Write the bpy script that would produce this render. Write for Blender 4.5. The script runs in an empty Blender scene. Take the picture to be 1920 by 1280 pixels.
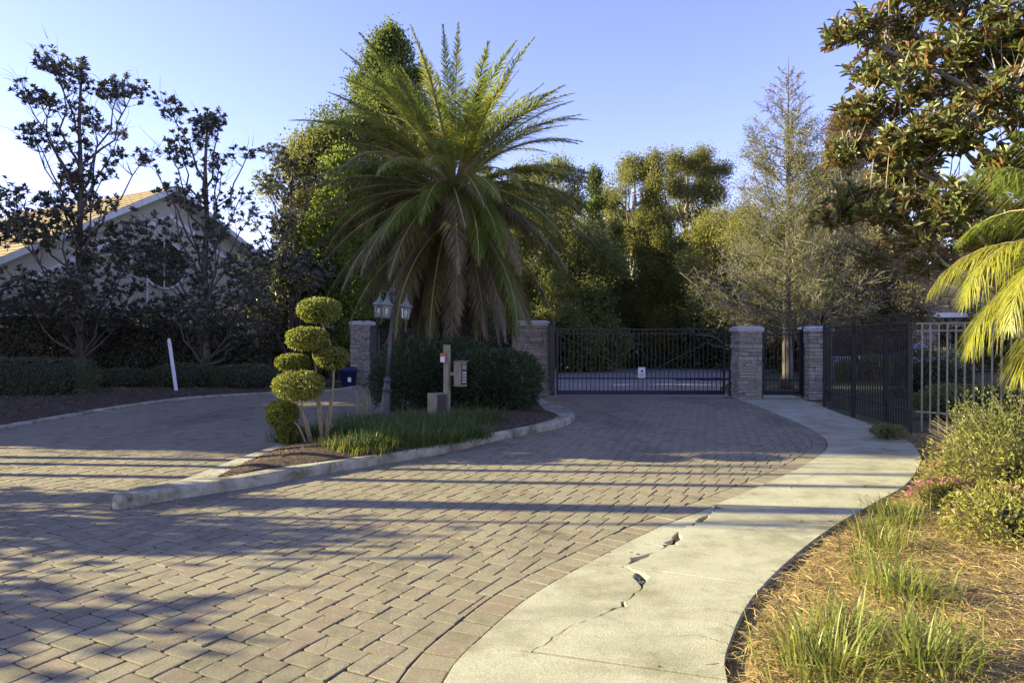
import bpy, bmesh, math, random
import numpy as np
from mathutils import Vector, Matrix
from mathutils.geometry import delaunay_2d_cdt

R = math.radians
scene = bpy.context.scene
col = scene.collection
random.seed(7)

# ------------------------------------------------------------------ camera
FPX, CAMH, YH = 1300.0, 1.6, 632.0          # focal length in photo pixels, eye height, horizon row (1920x1280 photo)
cd = bpy.data.cameras.new('camera'); cam = bpy.data.objects.new('camera', cd); col.objects.link(cam)
cd.sensor_width = 36.0; cd.lens = FPX / 1920 * 36.0; cd.clip_start = 0.05; cd.clip_end = 2000
cam.location = (0, 0, CAMH)
cam.rotation_euler = (R(90) - math.atan((640 - YH) / FPX), 0, 0)
scene.camera = cam

# ------------------------------------------------------------------ sky, sun, exposure
SUN_EL, SUN_AZ = 19.0, -86.0                # azimuth from +Y (the view) towards +X
world = bpy.data.worlds.new('World'); scene.world = world; world.use_nodes = True
wn = world.node_tree; wn.nodes.clear()
sky = wn.nodes.new('ShaderNodeTexSky'); sky.sky_type = 'NISHITA'; sky.sun_disc = False
sky.sun_elevation = R(SUN_EL); sky.sun_rotation = R(SUN_AZ); sky.air_density = 1.0; sky.dust_density = 0.2; sky.ozone_density = 3.5
bg = wn.nodes.new('ShaderNodeBackground'); bg.inputs['Strength'].default_value = 0.1
wo = wn.nodes.new('ShaderNodeOutputWorld')
tint = wn.nodes.new('ShaderNodeMixRGB'); tint.blend_type = 'MULTIPLY'; tint.inputs[0].default_value = 1.0
tint.inputs[2].default_value = (1.22, 0.87, 1.08, 1)
wn.links.new(sky.outputs[0], tint.inputs[1]); wn.links.new(tint.outputs[0], bg.inputs['Color']); wn.links.new(bg.outputs[0], wo.inputs['Surface'])
sl = bpy.data.lights.new('sun', 'SUN'); sl.energy = 5.0; sl.angle = R(0.5); sl.color = (1.0, 0.89, 0.50)
sun = bpy.data.objects.new('sun', sl); col.objects.link(sun)
sdir = Vector((math.sin(R(SUN_AZ)) * math.cos(R(SUN_EL)), math.cos(R(SUN_AZ)) * math.cos(R(SUN_EL)), math.sin(R(SUN_EL))))
sun.rotation_euler = sdir.to_track_quat('Z', 'Y').to_euler(); sun.location = (0, 0, 30)
vs = scene.view_settings; vs.view_transform = 'Standard'; vs.look = 'None'; vs.gamma = 1.0; vs.exposure = 1.92; vs.use_curve_mapping = False
scene.cycles.max_bounces = 6; scene.cycles.transparent_max_bounces = 6
scene.cycles.use_denoising = True

# ------------------------------------------------------------------ helpers
def G(px, py, z=0.0):                        # photo pixel -> point on the level z
    d = (CAMH - z) * FPX / (py - YH)
    return Vector(((px - 960) / FPX * d, d, z))
def A(px, py, d):                            # photo pixel -> point at depth d
    return Vector(((px - 960) / FPX * d, d, CAMH - (py - YH) / FPX * d))
def v2(p): return np.array([p[0], p[1]], float)

def tag(o, label=None, cat=None, group=None, kind=None):
    if label: o['label'] = label
    if cat: o['category'] = cat
    if group: o['group'] = group
    if kind: o['kind'] = kind
    return o
def link(name, me, mats=None, parent=None, loc=(0, 0, 0)):
    o = bpy.data.objects.new(name, me); col.objects.link(o)
    if mats is not None:
        for m in (mats if isinstance(mats, (list, tuple)) else [mats]): me.materials.append(m)
    o.location = loc
    if parent is not None: o.parent = parent
    return o
def thing(name, label, cat, loc=(0, 0, 0), group=None, rz=0.0):
    o = bpy.data.objects.new(name, None); col.objects.link(o); o.location = loc; o.rotation_euler = (0, 0, rz)
    o.empty_display_size = 0.1
    return tag(o, label, cat, group)
def npmesh(name, V, F, smooth=False, mi=None):
    V = np.asarray(V, np.float32); F = np.asarray(F, np.int32)
    me = bpy.data.meshes.new(name); k = F.shape[1]
    me.vertices.add(len(V)); me.vertices.foreach_set('co', V.ravel())
    me.loops.add(F.size); me.loops.foreach_set('vertex_index', F.ravel())
    me.polygons.add(len(F)); me.polygons.foreach_set('loop_start', np.arange(0, F.size, k, dtype=np.int32))
    me.polygons.foreach_set('loop_total', np.full(len(F), k, np.int32))
    if mi is not None: me.polygons.foreach_set('material_index', np.asarray(mi, np.int32))
    me.polygons.foreach_set('use_smooth', np.full(len(F), bool(smooth)))
    me.update(calc_edges=True); me.validate()
    return me
class MB:
    def __init__(s): s.v = []; s.f = []; s.m = []
    def add(s, V, F, m=0):
        o = len(s.v); s.v += [tuple(p) for p in V]; s.f += [tuple(i + o for i in f) for f in F]; s.m += [m] * len(F)
    def box(s, x0, x1, y0, y1, z0, z1, m=0, bev=0.0, M=None):
        b = min(bev, (x1-x0)*.4, (y1-y0)*.4, (z1-z0)*.4)
        if b <= 0:
            V = [(x0,y0,z0),(x1,y0,z0),(x1,y1,z0),(x0,y1,z0),(x0,y0,z1),(x1,y0,z1),(x1,y1,z1),(x0,y1,z1)]
            F = [(3,2,1,0),(4,5,6,7),(0,1,5,4),(1,2,6,5),(2,3,7,6),(3,0,4,7)]
        else:
            bm = bmesh.new(); bmesh.ops.create_cube(bm, size=1)
            for v in bm.verts:
                v.co = Vector((x0 if v.co.x < 0 else x1, y0 if v.co.y < 0 else y1, z0 if v.co.z < 0 else z1))
            bmesh.ops.bevel(bm, geom=bm.edges[:], offset=b, segments=1, affect='EDGES')
            bm.verts.index_update(); V = [v.co.copy() for v in bm.verts]; F = [[v.index for v in f.verts] for f in bm.faces]; bm.free()
        if M is not None: V = [M @ Vector(p) for p in V]
        s.add(V, F, m)
    def bar(s, a, b, w, h=None, m=0, up=(0, 0, 1)):          # rectangular bar between two points
        a = Vector(a); b = Vector(b); h = h or w; d = (b - a).normalized(); u = Vector(up)
        if abs(d.dot(u)) > .99: u = Vector((0, 1, 0))
        x = d.cross(u).normalized() * w / 2; y = x.cross(d).normalized() * h / 2
        V = [a-x-y, a+x-y, a+x+y, a-x+y, b-x-y, b+x-y, b+x+y, b-x+y]
        s.add(V, [(3,2,1,0),(4,5,6,7),(0,1,5,4),(1,2,6,5),(2,3,7,6),(3,0,4,7)], m)
    def tube(s, pts, rad, n=6, m=0, cap=True):
        pts = [Vector(p) for p in pts]; o = len(s.v); k = len(pts)
        if not hasattr(rad, '__len__'): rad = [rad] * k
        ref = Vector((0.31, 0.17, 0.93)) 
        for i, p in enumerate(pts):
            t = (pts[min(i+1, k-1)] - pts[max(i-1, 0)]).normalized()
            r0 = ref if abs(t.dot(ref)) < .95 else Vector((1, 0, 0))
            x = t.cross(r0).normalized(); y = t.cross(x)
            for j in range(n):
                a = 2 * math.pi * j / n
                s.v.append(tuple(p + (x * math.cos(a) + y * math.sin(a)) * rad[i]))
        for i in range(k - 1):
            for j in range(n):
                a = o + i*n + j; b = o + i*n + (j+1) % n
                s.f.append((a, b, b + n, a + n)); s.m.append(m)
        if cap:
            s.f.append(tuple(o + j for j in reversed(range(n)))); s.f.append(tuple(o + (k-1)*n + j for j in range(n))); s.m += [m, m]
    def lathe(s, prof, n=12, c=(0, 0, 0), m=0, M=None):       # profile of (r, z)
        o = len(s.v)
        for r, z in prof:
            for j in range(n):
                a = 2 * math.pi * j / n; p = Vector((c[0] + r*math.cos(a), c[1] + r*math.sin(a), c[2] + z))
                s.v.append(tuple(M @ p if M is not None else p))
        for i in range(len(prof) - 1):
            for j in range(n):
                a = o + i*n + j; b = o + i*n + (j+1) % n
                s.f.append((a, b, b + n, a + n)); s.m.append(m)
        s.f.append(tuple(o + j for j in reversed(range(n)))); s.f.append(tuple(o + (len(prof)-1)*n + j for j in range(n))); s.m += [m, m]
    def build(s, name, mats, parent=None, loc=(0, 0, 0), smooth=False):
        me = bpy.data.meshes.new(name); me.from_pydata([tuple(map(float, p)) for p in s.v], [], s.f)
        for i, p in enumerate(me.polygons):
            p.material_index = s.m[i]; p.use_smooth = smooth
        me.update()
        return link(name, me, mats, parent, loc)

# ------------------------------------------------------------------ materials (all procedural)
def lk(nt, a, b): nt.links.new(a, b)
def base_mat(name):
    m = bpy.data.materials.new(name); m.use_nodes = True; nt = m.node_tree
    return m, nt, nt.nodes['Principled BSDF']
def rampnode(nt, cols):
    r = nt.nodes.new('ShaderNodeValToRGB'); e = r.color_ramp.elements
    while len(e) < len(cols): e.new(0.5)
    for i, c in enumerate(cols):
        e[i].position = i / max(1, len(cols) - 1); e[i].color = (*c, 1)
    return r
def pmat(name, cols, scale=6.0, rough=0.8, bump=0.0, bscale=60.0, spec=0.4, metal=0.0, rnd=None, rndamt=0.5, detail=5.0, bdist=0.01, stretch=None, stain=None, speck=0.0):
    """noise-mottled surface; rnd = 'object' or 'island' shifts the tone per piece"""
    m, nt, p = base_mat(name)
    tc = nt.nodes.new('ShaderNodeTexCoord'); src = tc.outputs['Object']
    geo = nt.nodes.new('ShaderNodeNewGeometry')
    src = geo.outputs['Position']
    if stretch:
        mp = nt.nodes.new('ShaderNodeMapping'); mp.inputs['Scale'].default_value = stretch; lk(nt, src, mp.inputs[0]); src = mp.outputs[0]
    n = nt.nodes.new('ShaderNodeTexNoise'); n.inputs['Scale'].default_value = scale; n.inputs['Detail'].default_value = detail; n.inputs['Roughness'].default_value = .62
    lk(nt, src, n.inputs['Vector'])
    fac = n.outputs[0]
    mr = nt.nodes.new('ShaderNodeMapRange'); mr.inputs[1].default_value = .28; mr.inputs[2].default_value = .72; lk(nt, fac, mr.inputs[0]); fac = mr.outputs[0]
    if rnd:
        if rnd == 'object': q = nt.nodes.new('ShaderNodeObjectInfo').outputs['Random']
        else: q = geo.outputs['Random Per Island']
        mx = nt.nodes.new('ShaderNodeMix'); mx.inputs[0].default_value = rndamt; lk(nt, fac, mx.inputs[2]); lk(nt, q, mx.inputs[3]); fac = mx.outputs[0]
    r = rampnode(nt, cols); lk(nt, fac, r.inputs[0]); cc = r.outputs[0]
    if stain:                                   # blotches of dirt and wear: (scale, colour factor, threshold)
        for (sc_, cf, th, st_) in stain:
            mp2 = nt.nodes.new('ShaderNodeMapping'); mp2.inputs['Scale'].default_value = st_; lk(nt, geo.outputs['Position'], mp2.inputs[0])
            n2 = nt.nodes.new('ShaderNodeTexNoise'); n2.inputs['Scale'].default_value = sc_; n2.inputs['Detail'].default_value = 8; n2.inputs['Roughness'].default_value = .68; lk(nt, mp2.outputs[0], n2.inputs['Vector'])
            m2 = nt.nodes.new('ShaderNodeMapRange'); m2.inputs[1].default_value = th; m2.inputs[2].default_value = th + .16; lk(nt, n2.outputs[0], m2.inputs[0])
            x2 = nt.nodes.new('ShaderNodeMixRGB'); x2.blend_type = 'MULTIPLY'; x2.inputs[2].default_value = (*cf, 1); lk(nt, m2.outputs[0], x2.inputs[0]); lk(nt, cc, x2.inputs[1]); cc = x2.outputs[0]
    if speck:
        n3 = nt.nodes.new('ShaderNodeTexNoise'); n3.inputs['Scale'].default_value = 110; n3.inputs['Detail'].default_value = 2; lk(nt, geo.outputs['Position'], n3.inputs['Vector'])
        m3 = nt.nodes.new('ShaderNodeMapRange'); m3.inputs[1].default_value = .3; m3.inputs[2].default_value = .7; m3.inputs[3].default_value = 1 - speck; m3.inputs[4].default_value = 1 + speck; lk(nt, n3.outputs[0], m3.inputs[0])
        x3 = nt.nodes.new('ShaderNodeMixRGB'); x3.blend_type = 'MULTIPLY'; x3.inputs[0].default_value = 1; lk(nt, cc, x3.inputs[1]); lk(nt, m3.outputs[0], x3.inputs[2]); cc = x3.outputs[0]
    lk(nt, cc, p.inputs['Base Color'])
    p.inputs['Roughness'].default_value = rough; p.inputs['Specular IOR Level'].default_value = spec; p.inputs['Metallic'].default_value = metal
    if bump > 0:
        b = nt.nodes.new('ShaderNodeTexNoise'); b.inputs['Scale'].default_value = bscale; b.inputs['Detail'].default_value = 4; lk(nt, src, b.inputs['Vector'])
        bn = nt.nodes.new('ShaderNodeBump'); bn.inputs['Strength'].default_value = bump; bn.inputs['Distance'].default_value = bdist
        lk(nt, b.outputs[0], bn.inputs['Height']); lk(nt, bn.outputs[0], p.inputs['Normal'])
    return m
def leafmat(name, cols, rough=0.5, transl=0.35, back=None, spec=0.35):
    m, nt, p = base_mat(name)
    geo = nt.nodes.new('ShaderNodeNewGeometry'); r = rampnode(nt, cols); lk(nt, geo.outputs['Random Per Island'], r.inputs[0]); c = r.outputs[0]
    if back:
        mx = nt.nodes.new('ShaderNodeMixRGB')
        gt = nt.nodes.new('ShaderNodeMath'); gt.operation = 'GREATER_THAN'; gt.inputs[1].default_value = .6; lk(nt, geo.outputs['Random Per Island'], gt.inputs[0])
        ml = nt.nodes.new('ShaderNodeMath'); ml.operation = 'MULTIPLY'; lk(nt, gt.outputs[0], ml.inputs[0]); lk(nt, geo.outputs['Backfacing'], ml.inputs[1]); lk(nt, ml.outputs[0], mx.inputs[0]); lk(nt, c, mx.inputs[1]); mx.inputs[2].default_value = (*back, 1); c = mx.outputs[0]
    lk(nt, c, p.inputs['Base Color']); p.inputs['Roughness'].default_value = rough; p.inputs['Specular IOR Level'].default_value = spec
    if transl > 0:
        t = nt.nodes.new('ShaderNodeBsdfTranslucent'); ms = nt.nodes.new('ShaderNodeMixShader'); ms.inputs[0].default_value = transl
        hs = nt.nodes.new('ShaderNodeHueSaturation'); hs.inputs['Value'].default_value = 1.5; hs.inputs['Hue'].default_value = .48; lk(nt, c, hs.inputs['Color'])
        lk(nt, hs.outputs[0], t.inputs[0]); lk(nt, p.outputs[0], ms.inputs[1]); lk(nt, t.outputs[0], ms.inputs[2])
        lk(nt, ms.outputs[0], nt.nodes['Material Output'].inputs['Surface'])
    return m
M = {}
pav = [(.125, .103, .068), (.195, .170, .112), (.245, .218, .146), (.215, .168, .115), (.29, .26, .178)]
M['paver'] = pmat('paver_concrete', pav, 9, .85, .5, 170, .3, rnd='object', rndamt=.62, bdist=.004, stain=[(.7, (.66, .66, .68), .5, (1, .35, 1)), (6, (.8, .78, .76), .58, (1, 1, 1))], speck=.3)
M['paver_field'] = pmat('paver_concrete_field', pav, 9, .85, .5, 170, .3, rnd='island', rndamt=.62, bdist=.004, stain=[(.7, (.66, .66, .68), .5, (1, .35, 1)), (6, (.8, .78, .76), .58, (1, 1, 1))], speck=.3)
M['sand'] = pmat('joint_sand', [(.02, .017, .012), (.045, .038, .026)], 30, .95)
M['concrete'] = pmat('walk_concrete', [(.25, .24, .158), (.34, .325, .228), (.395, .38, .275), (.33, .315, .22)], 2.2, .9, .6, 140, .25, rnd='object', rndamt=.12, detail=9, bdist=.004, stain=[(1.3, (.66, .64, .58), .5, (1, 1, 1)), (5, (.7, .68, .62), .56, (1, 1, 1)), (.6, (.72, .7, .66), .5, (.4, 1.6, 1)), (22, (.72, .7, .66), .62, (1, 1, 1))], speck=.22)
M['kerb'] = pmat('kerb_concrete', [(.24, .225, .16), (.36, .335, .25), (.46, .43, .33)], 5, .9, .6, 90, .25, detail=8, bdist=.006, stain=[(2.2, (.45, .45, .36), .47, (1, 1, 1)), (11, (.5, .48, .42), .54, (1, 1, 1))], speck=.25)
M['soil'] = pmat('bed_soil', [(.045, .032, .022), (.09, .065, .045), (.14, .105, .07)], 14, .95, .8, 60, .1, bdist=.02)
M['straw_ground'] = pmat('straw_ground', [(.13, .085, .035), (.22, .155, .065), (.31, .235, .11)], 9, .95, .8, 80, .1, bdist=.02)
M['lawn'] = pmat('lawn_ground', [(.05, .055, .025), (.085, .08, .04), (.13, .11, .06)], 1.2, .95, .8, 40, .1, bdist=.03)
M['asphalt'] = pmat('far_road', [(.16, .155, .15), (.24, .23, .22)], 1.6, .9, .4, 120, .3)
M['black'] = pmat('black_gate_paint', [(.010, .010, .013), (.018, .018, .022)], 8, .42, 0, spec=.5)
M['fence'] = pmat('fence_paint', [(.010, .010, .011), (.018, .018, .019)], 8, .4, 0, spec=.45)
M['fence_sunlit'] = pmat('fence_paint_sunlit', [(.14, .13, .095), (.19, .18, .13)], 8, .4, 0, spec=.6)  # lit copy of the black fence paint, sun glint put into the colour
stone = [(.09, .086, .07), (.22, .21, .17), (.36, .34, .275), (.26, .225, .17), (.48, .46, .385)]
M['stone'] = pmat('ledge_stone', stone, 22, .9, .8, 60, .25, rnd='object', rndamt=.55, bdist=.01)
M['mortar'] = pmat('pillar_core', [(.05, .048, .042), (.09, .085, .075)], 20, .95)
M['cap'] = pmat('cap_stone', [(.34, .33, .32), (.45, .44, .42)], 7, .85, .4, 70, .3)
M['bark'] = pmat('bark_grey', [(.05, .043, .036), (.12, .105, .09), (.19, .17, .145)], 9, .95, .8, 30, .1, bdist=.02, stretch=(1, 1, .3))
M['bark_pale'] = pmat('bark_pale', [(.16, .145, .12), (.28, .26, .22), (.36, .335, .29)], 10, .95, .7, 30, .1, bdist=.02, stretch=(1, 1, .35))
M['bark_mid'] = pmat('bark_mid', [(.07, .06, .048), (.13, .115, .095), (.18, .165, .14)], 10, .95, .7, 30, .1, bdist=.02, stretch=(1, 1, .35))
M['bark_dark'] = pmat('bark_dark', [(.03, .026, .022), (.08, .07, .06)], 9, .95, .8, 30, .1, bdist=.02, stretch=(1, 1, .3))
M['stem_tan'] = pmat('topiary_stem', [(.19, .155, .09), (.33, .28, .17)], 20, .9, .5, 60, .1)
M['mag'] = leafmat('magnolia_leaf', [(.06, .085, .022), (.10, .12, .03), (.15, .16, .042), (.075, .095, .028)], .45, .25, (.21, .11, .04), .5)
M['mag_dark'] = leafmat('magnolia_leaf_far', [(.05, .066, .045), (.082, .10, .06), (.12, .135, .072)], .3, .2, (.10, .095, .055), .9)
M['olive'] = leafmat('leaf_olive', [(.11, .125, .034), (.155, .17, .046), (.20, .205, .062), (.13, .14, .046)], .55, .5)
M['bright'] = leafmat('leaf_bright', [(.10, .16, .022), (.145, .205, .03), (.19, .24, .044)], .55, .5)
M['conifer'] = leafmat('leaf_conifer', [(.06, .095, .022), (.095, .135, .03), (.135, .17, .04)], .6, .5)
M['cedar'] = leafmat('leaf_cedar', [(.11, .125, .026), (.16, .17, .036), (.20, .20, .05)], .6, .5)
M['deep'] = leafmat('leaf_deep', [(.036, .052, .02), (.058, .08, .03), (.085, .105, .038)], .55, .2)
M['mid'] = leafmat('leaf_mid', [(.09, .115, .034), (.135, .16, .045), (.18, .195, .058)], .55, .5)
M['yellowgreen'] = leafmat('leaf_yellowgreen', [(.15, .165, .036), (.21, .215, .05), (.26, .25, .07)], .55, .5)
M['russet'] = leafmat('leaf_russet', [(.14, .075, .045), (.19, .12, .07), (.13, .12, .05)], .6, .5)
M['brownish'] = leafmat('leaf_brownish', [(.15, .125, .07), (.21, .18, .10), (.17, .165, .07), (.12, .13, .05)], .6, .5)
M['hedge'] = leafmat('leaf_hedge', [(.055, .068, .042), (.09, .10, .055), (.13, .11, .075), (.095, .115, .056)], .45, .15)
M['box'] = leafmat('leaf_boxwood', [(.055, .08, .032), (.08, .11, .04), (.10, .095, .046)], .45, .2)
M['topiary'] = leafmat('leaf_topiary', [(.10, .135, .018), (.16, .19, .03), (.21, .225, .045), (.13, .15, .026)], .45, .35)
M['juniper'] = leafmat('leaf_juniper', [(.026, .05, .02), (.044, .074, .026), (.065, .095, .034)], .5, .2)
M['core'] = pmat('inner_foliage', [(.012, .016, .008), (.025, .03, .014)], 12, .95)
M['liri'] = leafmat('grass_blade', [(.04, .075, .017), (.075, .12, .025), (.12, .165, .038)], .4, .35)
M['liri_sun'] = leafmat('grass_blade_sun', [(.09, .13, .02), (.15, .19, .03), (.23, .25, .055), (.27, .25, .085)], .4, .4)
M['azalea'] = leafmat('leaf_azalea', [(.13, .15, .025), (.21, .22, .04), (.28, .27, .06), (.15, .13, .04)], .45, .4)
M['azalea2'] = leafmat('leaf_azalea_b', [(.075, .10, .022), (.13, .15, .032), (.19, .19, .045)], .45, .35)
M['flower'] = leafmat('pink_flower', [(.35, .12, .14), (.45, .2, .22), (.3, .14, .11)], .5, .4)
M['frond'] = leafmat('palm_leaflet', [(.085, .13, .022), (.135, .185, .03), (.19, .235, .042)], .5, .5, spec=.25)
M['frond_y'] = leafmat('palm_leaflet_yellow', [(.15, .19, .028), (.21, .24, .036), (.27, .28, .05)], .4, .5)
M['frond_o'] = leafmat('palm_leaflet_olive', [(.10, .105, .03), (.15, .145, .042), (.20, .18, .06)], .5, .5)
M['frond_d'] = leafmat('palm_leaflet_dead', [(.12, .10, .055), (.18, .15, .085), (.23, .19, .115)], .7, .2)
M['areca'] = leafmat('areca_leaflet', [(.17, .20, .022), (.26, .27, .032), (.34, .31, .05)], .4, .45)
M['rachis'] = pmat('palm_rachis', [(.20, .17, .065), (.32, .27, .11)], 12, .6)
M['rachis_d'] = pmat('palm_rachis_dead', [(.15, .125, .085), (.24, .2, .14)], 12, .8)
M['straw'] = leafmat('pine_needle', [(.19, .125, .045), (.34, .24, .09), (.46, .36, .17), (.27, .18, .07)], .6, .15)
M['litter'] = leafmat('dry_litter', [(.06, .045, .03), (.11, .085, .06), (.17, .135, .10), (.085, .065, .05)], .8, .1)
M['chip'] = leafmat('bark_chip', [(.06, .035, .02), (.12, .075, .04), (.2, .14, .08), (.08, .05, .03)], .8, 0)
M['stucco'] = pmat('house_stucco', [(.46, .43, .34), (.52, .49, .40)], 3, .9, .3, 80, .2)
M['white'] = pmat('white_trim', [(.66, .66, .66), (.76, .76, .75)], 4, .6, 0)
M['roof'] = pmat('roof_shingle', [(.22, .165, .095), (.30, .23, .14), (.26, .195, .115)], 5, .9, .5, 40, .2, rnd='island', rndamt=.4)
M['glass'] = pmat('window_glass', [(.012, .014, .018), (.02, .022, .028)], 3, .08, 0, spec=.6)
M['lamp_metal'] = pmat('lamp_metal', [(.05, .05, .055), (.085, .085, .09)], 20, .45, 0, spec=.5)
M['lamp_verdigris'] = pmat('lantern_metal', [(.10, .12, .11), (.20, .22, .20)], 20, .5, 0, spec=.5)
M['lens'] = pmat('lantern_glass', [(.42, .44, .38), (.52, .53, .46)], 10, .25, 0, spec=.5)
M['bulb'] = pmat('bulb_glass', [(.75, .76, .68), (.82, .82, .74)], 10, .3, 0)
M['beige'] = pmat('beige_metal', [(.17, .15, .095), (.24, .215, .14), (.28, .25, .165)], 7, .6, 0, spec=.4)
M['darkbox'] = pmat('dark_box_face', [(.02, .02, .022), (.035, .035, .038)], 10, .4, 0)
M['orange'] = pmat('reflector_orange', [(.45, .12, .03), (.55, .17, .05)], 20, .4, 0)
M['signwhite'] = pmat('sign_white', [(.68, .68, .7), (.76, .76, .77)], 6, .5, 0)
M['signgrey'] = pmat('sign_print', [(.30, .31, .34), (.36, .37, .40)], 6, .5, 0)
M['bluebin'] = pmat('blue_plastic', [(.012, .014, .06), (.02, .022, .085)], 6, .45, 0)
M['carblue'] = pmat('car_paint_blue', [(.05, .06, .13), (.06, .075, .15)], 3, .25, 0, spec=.6)
M['tyre'] = pmat('tyre_rubber', [(.012, .012, .012), (.02, .02, .02)], 20, .8)
M['chrome'] = pmat('wheel_rim', [(.4, .4, .42), (.5, .5, .52)], 10, .3, 0, metal=.7)
M['utility'] = pmat('utility_grey', [(.20, .22, .25), (.26, .28, .31)], 4, .5, 0)
M['wallgrey'] = pmat('garage_wall', [(.34, .34, .33), (.42, .42, .41)], 3, .9, .2, 60)
M['twig'] = pmat('fine_twig', [(.13, .115, .095), (.22, .20, .17)], 6, .9)

# ------------------------------------------------------------------ foliage helpers
def unit(a): return a / np.maximum(np.linalg.norm(a, axis=-1, keepdims=True), 1e-9)
def leaves(P, D, L, W, rng, droop=.12, fold=.25, N=None):
    """one four-cornered folded leaf per row: base P, direction D, length L, width W"""
    n = len(P); D = unit(D)
    if N is None:
        N = np.tile([0, 0, 1.0], (n, 1)) + rng.normal(0, .45, (n, 3))
    S = unit(np.cross(D, N)); N = unit(np.cross(S, D))
    L = np.broadcast_to(np.asarray(L, float).reshape(-1, 1), (n, 1)); W = np.broadcast_to(np.asarray(W, float).reshape(-1, 1), (n, 1))
    mid = P + D * L * .5
    tip = P + D * L + np.array([0, 0, -1.0]) * L * droop
    V = np.stack([P, mid + S*W*.5 + N*W*fold, tip, mid - S*W*.5 + N*W*fold], 1).reshape(-1, 3)
    F = np.arange(4*n).reshape(n, 4)
    return V, F
def leaves6(P, D, L, W, rng, N):
    n = len(P); D = unit(D); S = unit(np.cross(D, N)); N = unit(np.cross(S, D))
    L = np.asarray(L).reshape(-1, 1); W = np.asarray(W).reshape(-1, 1)
    a = P + D*L*.3; b = P + D*L*.72 - N*L*.04; tip = P + D*L - N*L*.14
    V = np.stack([P, a + S*W*.42 + N*W*.2, b + S*W*.42 + N*W*.2, tip, b - S*W*.42 + N*W*.2, a - S*W*.42 + N*W*.2], 1).reshape(-1, 3)
    base = (np.arange(n) * 6)[:, None]
    F = np.concatenate([base + np.array([[0, 1, 2, 3]]), base + np.array([[0, 3, 4, 5]])], 0)
    return V, F
def merge(parts):
    Vs, Fs, o = [], [], 0
    for V, F in parts: Vs.append(V); Fs.append(F + o); o += len(V)
    return np.concatenate(Vs), np.concatenate(Fs)
def ribbons(Aa, Bb, w, rng):                                # straight flat slivers between point arrays
    D = unit(Bb - Aa); S = unit(np.cross(D, rng.normal(0, 1, D.shape))) * np.asarray(w).reshape(-1, 1) * .5
    V = np.stack([Aa - S, Aa + S, Bb + S*.5, Bb - S*.5], 1).reshape(-1, 3)
    return V, np.arange(len(V)).reshape(-1, 4)
def rand_dirs(n, rng): return unit(rng.normal(0, 1, (n, 3)))

def skeleton(rng, trunk, limbs, r0, mb, n=7):
    """trunk polyline + limbs as (start fraction, end point, radius); returns node list"""
    tp = [Vector(p) for p in trunk]; k = len(tp)
    mb.tube(tp, [r0 * (1.25 if i == 0 else 1) * (1 - .8 * i / (k-1)) + .008 for i in range(k)], n)
    nodes = [np.array(p) for p in tp[1:]]
    for (f, end, rr) in limbs:
        x = f * (k - 1); i = min(int(x), k - 2); s = tp[i].lerp(tp[i+1], x - i); e = Vector(end)
        c = s.lerp(e, .45) + Vector((0, 0, -.12 * (e - s).length)) + Vector(rng.normal(0, .06, 3)) * (e - s).length
        pts = []
        for t in np.linspace(0, 1, 7):
            q = s * (1-t)**2 + c * 2*t*(1-t) + e * t*t
            if 0 < t < 1: q = q + Vector(rng.normal(0, .022, 3)) * (e - s).length
            pts.append(q)
        mb.tube(pts, [rr * (1 - .8 * j / 6) + .004 for j in range(7)], 5, cap=False)
        nodes += [np.array(p) for p in pts[1:]]
        for j in range(6): nodes.append(np.array(pts[j].lerp(pts[j+1], .5)))
    return np.array(nodes)
def twigs_to(nodes, T, rng, w=.02, up=.25, mid=True):
    """slivers from the nearest limb node to every tip; returns (V,F) and tip directions"""
    idx = np.empty(len(T), int)
    for i in range(0, len(T), 500):
        d = np.linalg.norm(nodes[None] - T[i:i+500, None] + np.array([0, 0, up])[None, None], axis=2); idx[i:i+500] = d.argmin(1)
    S = nodes[idx]; d = np.linalg.norm(T - S, axis=1, keepdims=True)
    Mi = (S + T) / 2 + rng.normal(0, .09, T.shape) * d - np.array([0, 0, .08]) * d
    w = np.full(len(T), w)
    a = ribbons(S, Mi, w * 1.3, rng); b = ribbons(Mi, T, w * .8, rng)
    return merge([a, b]), unit(T - Mi)
def lobe_points(lobes, n, rng, shell=.55):
    w = np.array([l[1][0] * l[1][1] * l[1][2] for l in lobes]) ** .75; w /= w.sum()
    pick = rng.choice(len(lobes), n, p=w); C = np.array([l[0] for l in lobes])[pick]; Rr = np.array([l[1] for l in lobes])[pick]
    r = shell + (1 - shell) * rng.random((n, 1)) ** .7
    return C + rand_dirs(n, rng) * Rr * r
def foliage_spray(T, D, k, rng, L, W, spread, droop=.15, updir=0.0):
    P = np.repeat(T, k, 0); Dd = np.repeat(D, k, 0); n = len(P)
    P = P + rng.normal(0, spread, (n, 3)); d = unit(Dd * .6 + rand_dirs(n, rng) + np.array([0, 0, updir]))
    return leaves(P, d, L * rng.uniform(.6, 1.3, n), W * rng.uniform(.7, 1.2, n), rng, droop, N=rand_dirs(n, rng) + np.array([0, 0, .25]))
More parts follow.
